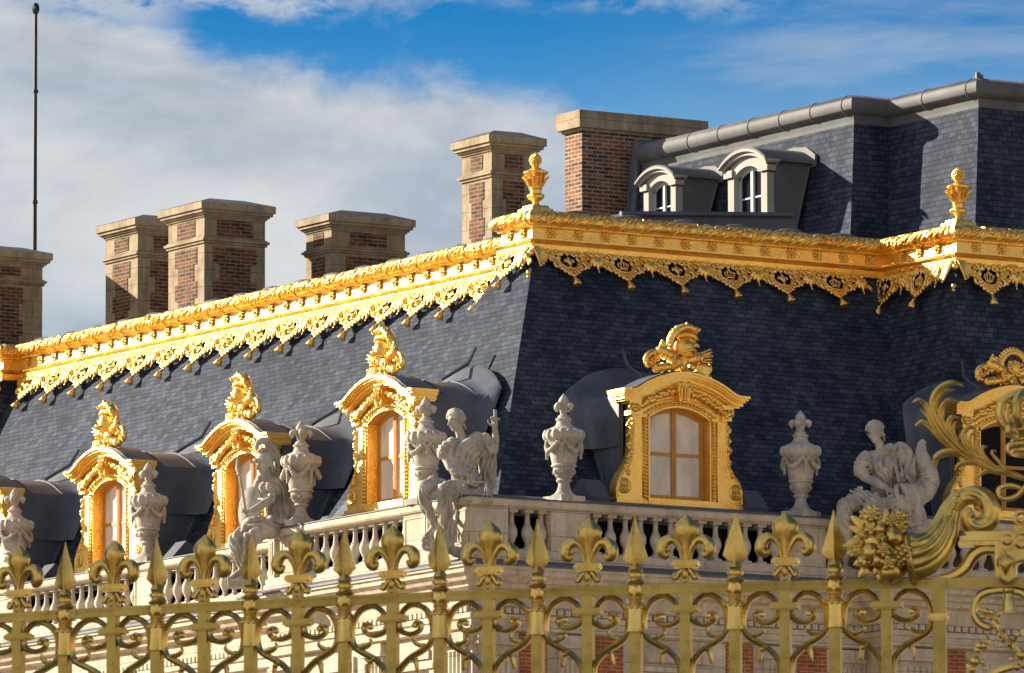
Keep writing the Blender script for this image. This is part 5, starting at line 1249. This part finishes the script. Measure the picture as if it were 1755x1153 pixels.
def ball(x,y,r,d=-.08,lobes=0):
    c=Q(x,y,d); r=r/1737
    if lobes:
        m.lathe([(r*math.sin(math.pi*k/10)+.0005,-r*.85*math.cos(math.pi*k/10)) for k in range(11)],28,Matrix.Translation(c)@RY(R(60))@RX(R(20)),flute=lambda t,z,k:1+.14*abs(math.cos(lobes*.5*t))-.07)
    else: m.ell(c,r,n=14)
def bumpy(x,y,r,d=-.09,n=26):
    c=Q(x,y,d); r/=1737; m.ell(c,r*.75,n=10)
    for i in range(n):
        z=1-2*(i+.5)/n; a=i*2.4; q=math.sqrt(1-z*z); m.ell(c+Vector((q*math.cos(a),q*math.sin(a),z))*r*.8,r*.34,n=7)
def flower(x,y,r,d=-.11,pet=6):
    c=Q(x,y,d); r/=1737
    for i in range(pet):
        a=2*math.pi*i/pet+x; m.ell(c+Vector((math.cos(a)*r*.62,.0,math.sin(a)*r*.62)),(r*.46,r*.28,r*.34),n=8,rot=Matrix.Rotation(-a,3,'Y'))
    for i in range(pet):
        a=2*math.pi*(i+.5)/pet+x; m.ell(c+Vector((math.cos(a)*r*.32,-r*.2,math.sin(a)*r*.32)),(r*.30,r*.2,r*.22),n=7,rot=Matrix.Rotation(-a,3,'Y'))
    m.ell(c+Vector((0,-r*.4,0)),r*.24,n=8)
def leaf(x0,y0,x1,y1,w,d0=-.05,d1=-.08,bend=0):
    a=Q(x0,y0,d0); b=Q(x1,y1,d1); mid=(a+b)/2+Vector((0,-.015,bend)); w/=1737
    m.tube([a,a.lerp(mid,.6),mid,mid.lerp(b,.6),b],[w*.5,w*.9,w,w*.75,w*.15],8,.42,round_=False)
    m.tube([a+Vector((0,-w*.4,0)),mid+Vector((0,-w*.55,0)),b],[w*.16,w*.16,w*.05],5)
for q in ((330,300,160,160,34),(340,330,150,225,30),(300,330,110,350,30),(300,370,130,395,26),(300,420,175,470,34),(300,450,205,550,34),(350,470,300,540,34),(330,480,345,585,30),(380,420,240,470,30),(250,300,170,300,28),(330,280,235,180,26),(420,260,470,120,26),(300,260,290,110,28),(360,300,380,110,24),(420,300,510,190,26),(260,340,140,320,24),(360,510,395,570,24),(280,470,215,505,24)): leaf(*q)
m.ell(Q(350,350,-.04),(.10,.05,.10),n=14); m.ell(Q(420,400,-.04),(.07,.05,.09),n=12)
ball(285,395,62,-.10); ball(430,300,66,-.10,9); bumpy(482,405,62,-.11); ball(405,515,76,-.09); flower(395,470,52,-.145,5); flower(368,385,50,-.135); bumpy(455,455,42,-.11,18); flower(455,185,62,-.09,6); flower(290,150,58,-.09,7); flower(410,200,40,-.10); bumpy(250,215,38,-.08,14); flower(285,245,44,-.11,5); ball(340,250,36,-.10); bumpy(350,310,34,-.12,14); flower(200,330,40,-.08,5); flower(180,390,34,-.08,5); ball(235,455,38,-.10,7); ball(330,450,34,-.12); bumpy(500,330,34,-.08,12); flower(470,240,40,-.10,5); flower(240,150,34,-.07,5)
for i in range(40): m.ell(Q(rr.uniform(230,480),rr.uniform(170,520),rr.uniform(-.10,-.07)),rr.uniform(.007,.014),n=6)
m.build('flower_bouquet',GOLDF,gate,True,60)
m=MB()
m.tube([Q(690,545),Q(780,530),Q(850,480),Q(895,410),Q(960,370),Q(1040,372)],[.010,.020,.024,.024,.022,.020],8,1.1)
m.build('bracket_scroll',GOLDF,gate,True,40)
m=MB()
m.box(Q(812,0).x,Q(1300,0).x,-.05,.05,Q(0,350).z,Q(0,322).z); m.box(Q(822,0).x,Q(1300,0).x,-.06,.06,Q(0,322).z,Q(0,292).z); m.box(Q(860,0).x,Q(1300,0).x,-.045,.045,Q(0,292).z,Q(0,262).z)
m.prism([(Q(x,y).x,Q(x,y).z) for x,y in ((1035,350),(1035,520),(1060,580),(1105,600),(1145,580),(1160,520),(1165,470),(1200,440),(1300,436),(1300,350))],-.05,.05)
m.tube([Q(1048,330,-.052),Q(1048,500,-.052),Q(1065,565,-.052),Q(1105,588,-.052),Q(1142,568,-.052),Q(1155,500,-.052),Q(1175,455,-.052),Q(1300,440,-.052)],.008,6)
for i in range(7): m.tube([Q(1100,540,-.05),Q(1100+(i-3)*9,470,-.064),Q(1100+(i-3)*17,400+abs(i-3)*12,-.054)],[.003,.007,.003],6)
for cx,cy,r in ((1195,330,40),(1110,320,28)): m.torus(Q(cx,cy,-.055),r/1737,.006,None,16,6,'y')
m.build('bracket_block',GOLDF,gate,True,35)
# ring, hanging tassel, bead garlands beneath
m=MB(); cx,cy,r=1058,745,.103
pts=[Q(cx,cy)+Vector((r*math.cos(t),0,r*math.sin(t))) for t in [R(150-360*i/40+210) for i in range(0,0)]]
pts=[Q(1120,630),Q(1040,628),Q(950,650),Q(905,710),Q(900,780),Q(935,835),Q(990,860),Q(1035,835)]
m.tube(pts,[.016]*7+[.009],8,1.1); m.tube([Q(1120,630),Q(1200,650),Q(1260,720),Q(1290,800)],.016,8,1.1)
m.build('ring_scroll',GOLDF,gate,True,45)
m=MB(); m.tube([Q(1000,1160),Q(1060,1130),Q(1150,1105),Q(1260,1095)],.016,8,1.1); m.build('ring_scroll',GOLDF,gate,True,45)
m=MB(); m.box(Q(1190,0).x,Q(1300,0).x,-.03,.03,Q(0,915).z,Q(0,880).z)
m.build('lower_beam',GOLDF,gate,True,45)
m=MB(); m.lathe([(.022,0),(.024,-.01),(.016,-.02),(.018,-.035),(.022,-.045),(.024,-.075),(.027,-.085),(.01,-.086)],24,T(*Q(1112,620,-.01)),flute=lambda t,z,k:1+.06*math.cos(9*t)*(z<-.04)); m.build('hanging_tassel',GOLDF,gate,True,40)
m=MB()
for x,y,r in ((975,770,26),(1010,775,22),(1035,815,24),(1040,860,26),(1075,915,30),(1130,975,32),(1190,1045,34),(1240,1110,34),(1005,810,16),(960,800,18),(1055,790,16)): ball(x,y,r,-.05)
for x,y,r in ((935,985,30),(965,985,26),(925,1010,24),(905,1080,36),(890,1130,30),(950,1085,18),(870,1100,18),(1165,1120,26)): ball(x,y,r,-.05)
for q in ((1000,780,1060,900,12),(1060,890,1110,960,14),(1110,940,1190,1040,14),(980,920,1000,990,16),(1090,950,1060,1000,12),(1150,960,1180,900,12),(860,1060,880,1150,14),(960,1100,985,1150,14),(1150,1040,1120,1090,12),(935,740,980,780,12),(1040,760,1080,800,12)): leaf(*q)
m.build('berry_garland',GOLDF,gate,True,60)
# leafy branch
m=MB()
LF=[([(1100,985),(1048,955),(900,900),(780,870)],[26,24,30,34]),
([(780,875),(640,800),(500,715),(380,600),(290,480),(240,370),(228,260),(270,160),(350,100),(430,85),(500,118)],[34,40,42,42,40,36,30,28,26,20,6]),
([(520,720),(400,600),(330,480),(300,380),(320,290),(380,240),(470,262)],[22,30,34,32,28,22,6]),
([(400,640),(300,540),(235,450),(200,350),(165,270),(110,235),(55,255)],[20,28,32,30,26,20,5]),
([(420,670),(320,600),(250,520),(180,450),(130,430),(75,465)],[20,28,30,26,20,6]),
([(300,420),(260,300),(290,210),(350,155),(430,150)],[14,18,20,18,5]),
([(250,470),(180,380),(120,310)],[12,14,4]),
([(640,790),(520,735),(420,700),(320,710),(255,750),(245,830)],[22,32,36,34,30,14]),
([(740,860),(640,815),(540,795),(460,815),(415,865)],[22,28,30,24,8]),
([(800,885),(730,872),(660,888),(590,945)],[18,22,20,5]),
([(560,740),(450,640),(380,540),(365,450),(400,395),(460,400)],[18,28,32,30,24,8]),
([(470,660),(420,560),(410,470),(440,430)],[12,18,16,6]),
([(660,790),(570,700),(510,620),(500,540),(545,485),(610,500)],[18,26,30,28,22,8]),
([(600,740),(560,640),(560,560),(600,530)],[12,16,16,8]),
([(680,800),(630,700),(610,630),(640,600)],[12,16,14,8]),
([(780,850),(700,780),(655,710),(660,665),(700,660)],[16,22,22,18,8]),
([(860,860),(800,790),(750,730),(745,700),(780,700)],[12,16,14,12,6])]
for pts,rad in LF:
    P_=[Q2(x,y,-.02-.00005*(600-y)) for x,y in pts]
    m.tube(P_,[r/2300*1.0 for r in rad],10,.75)
    m.tube([p+Vector((0,-r/2300*.62,0)) for p,r in zip(P_,rad)],[max(.0008,r/2300*.30) for r in rad],6)
    for s in (-.45,.45): m.tube([p+Vector((s*r/2300,-r/2300*.55,s*.5*r/2300)) for p,r in zip(P_,rad)],[max(.0006,r/2300*.16) for r in rad],5)
m.tube([Q2(x,y) for x,y in ((1120,930),(1040,1010),(960,1100),(870,1130),(800,1100),(800,1040),(870,1010),(960,1020),(1060,1080),(1130,1150))],[.010]*10,8)
m.build('leafy_branch',GOLDF,gate,True,60)
# crown, mostly beyond the frame
m=MB(); cc=Q2(1180,500); 
for z,r,w in ((-.085,.105,.012),(-.062,.108,.010),(-.045,.106,.007)): m.torus(cc+Vector((0,0,z)),r*1.02,w,None,32,8,'z')
for i in range(18):
    a=2*math.pi*i/18; m.ell(cc+Vector((.112*math.cos(a),.112*math.sin(a),-.062)),.011,n=7)
for i in range(8):
    a=2*math.pi*i/8+.2; c,s=math.cos(a),math.sin(a)
    m.tube([cc+Vector((.10*c,.10*s,-.03)),cc+Vector((.150*c,.150*s,.03)),cc+Vector((.14*c,.14*s,.10)),cc+Vector((.06*c,.06*s,.135)),cc+Vector((0,0,.12))],[.014,.018,.018,.014,.010],8)
    for k in range(6):
        t=k/5; m.ell(cc+Vector(((.115+.04*math.sin(3.1*t))*c,(.115+.04*math.sin(3.1*t))*s,-.02+.12*t)),.013,n=7)
    m.ell(cc+Vector((.12*c,.12*s,-.005)),(.022,.022,.03),n=8)
m.tube([Q2(1060,660),Q2(960,630),Q2(890,650),Q2(890,700),Q2(930,715),Q2(950,690)],[.012,.012,.011,.011,.010,.010],8)
m.torus(Q(1195,175,0),.022,.010,None,16,7,'y'); m.box(Q(1150,0).x,Q(1300,0).x,-.03,.03,Q(0,262).z,Q(0,225).z)
m.build('crown',GOLDF,gate,True,50)

# ================================================================== PAVILION ADDED OUTSIDE THE FRAME (keeps the sun off the fence)
sr=thing('added_shade_pavilion',(-73.5,-70,0),math.atan2(.545,.839),'unseen plain stone pavilion added left of the picture to shade the gilded fence','building')
m=MB(); m.box(-9,9,0,8,0,15)
for z in (0.5,5.2,10.0,14.6): m.box(-9.12,9.12,-.12,8.12,z,z+.35)
m.build('wall',STONE,sr)
m=MB(); m.add([(-9.3,-.3,15),(9.3,-.3,15),(9.3,8.3,15),(-9.3,8.3,15),(-7,2,19),(7,2,19),(7,6,19),(-7,6,19)],[(0,1,5,4),(1,2,6,5),(2,3,7,6),(3,0,4,7),(4,5,6,7),(0,3,2,1)]); m.build('roof',SLATE,sr)
for k in range(6):
    for z in (1.4,6.1,10.9):
        m=MB(); x=-7.5+3*k; m.box(x-.65,x+.65,-.04,.1,z,z+2.6); w_=m.build('window',DARKG,sr)
        f_=MB(); f_.box(x-.8,x-.65,-.08,.1,z-.1,z+2.75); f_.box(x+.65,x+.8,-.08,.1,z-.1,z+2.75); f_.box(x-.8,x+.8,-.08,.1,z+2.6,z+2.75); f_.box(x-.03,x+.03,-.07,.1,z,z+2.6); f_.box(x-.65,x+.65,-.07,.1,z+1.3,z+1.36); f_.build('frame',GREY,w_)

ow=thing('opposite_wing',(30,-150,0),0,'sunlit stone wing right of the picture facing the courtyard','building')
m=MB(); m.box(0,16,0,118,0,21)
for z in (.4,6.5,13.0,20.4): m.box(-.25,16.25,-.25,118.25,z,z+.5)
m.build('wall',STONE,ow)
m=MB(); m.add([(-.3,-.3,21),(16.3,-.3,21),(16.3,118.3,21),(-.3,118.3,21),(3,3,26),(13,3,26),(13,115,26),(3,115,26)],[(0,1,5,4),(1,2,6,5),(2,3,7,6),(3,0,4,7),(4,5,6,7),(0,3,2,1)]); m.build('roof',SLATE,ow)
for k in range(19):
    for z in (1.6,8.0,14.4):
        y=5+6*k; m=MB(); m.box(-.06,.1,y-1,y+1,z,z+4); w_=m.build('window',DARKG,ow)
        f_=MB(); f_.box(-.14,.1,y-1.3,y-1,z-.2,z+4.3); f_.box(-.14,.1,y+1,y+1.3,z-.2,z+4.3); f_.box(-.12,.1,y-.05,y+.05,z,z+4); f_.box(-.12,.1,y-1,y+1,z+2,z+2.1); f_.build('frame',GREY,w_)
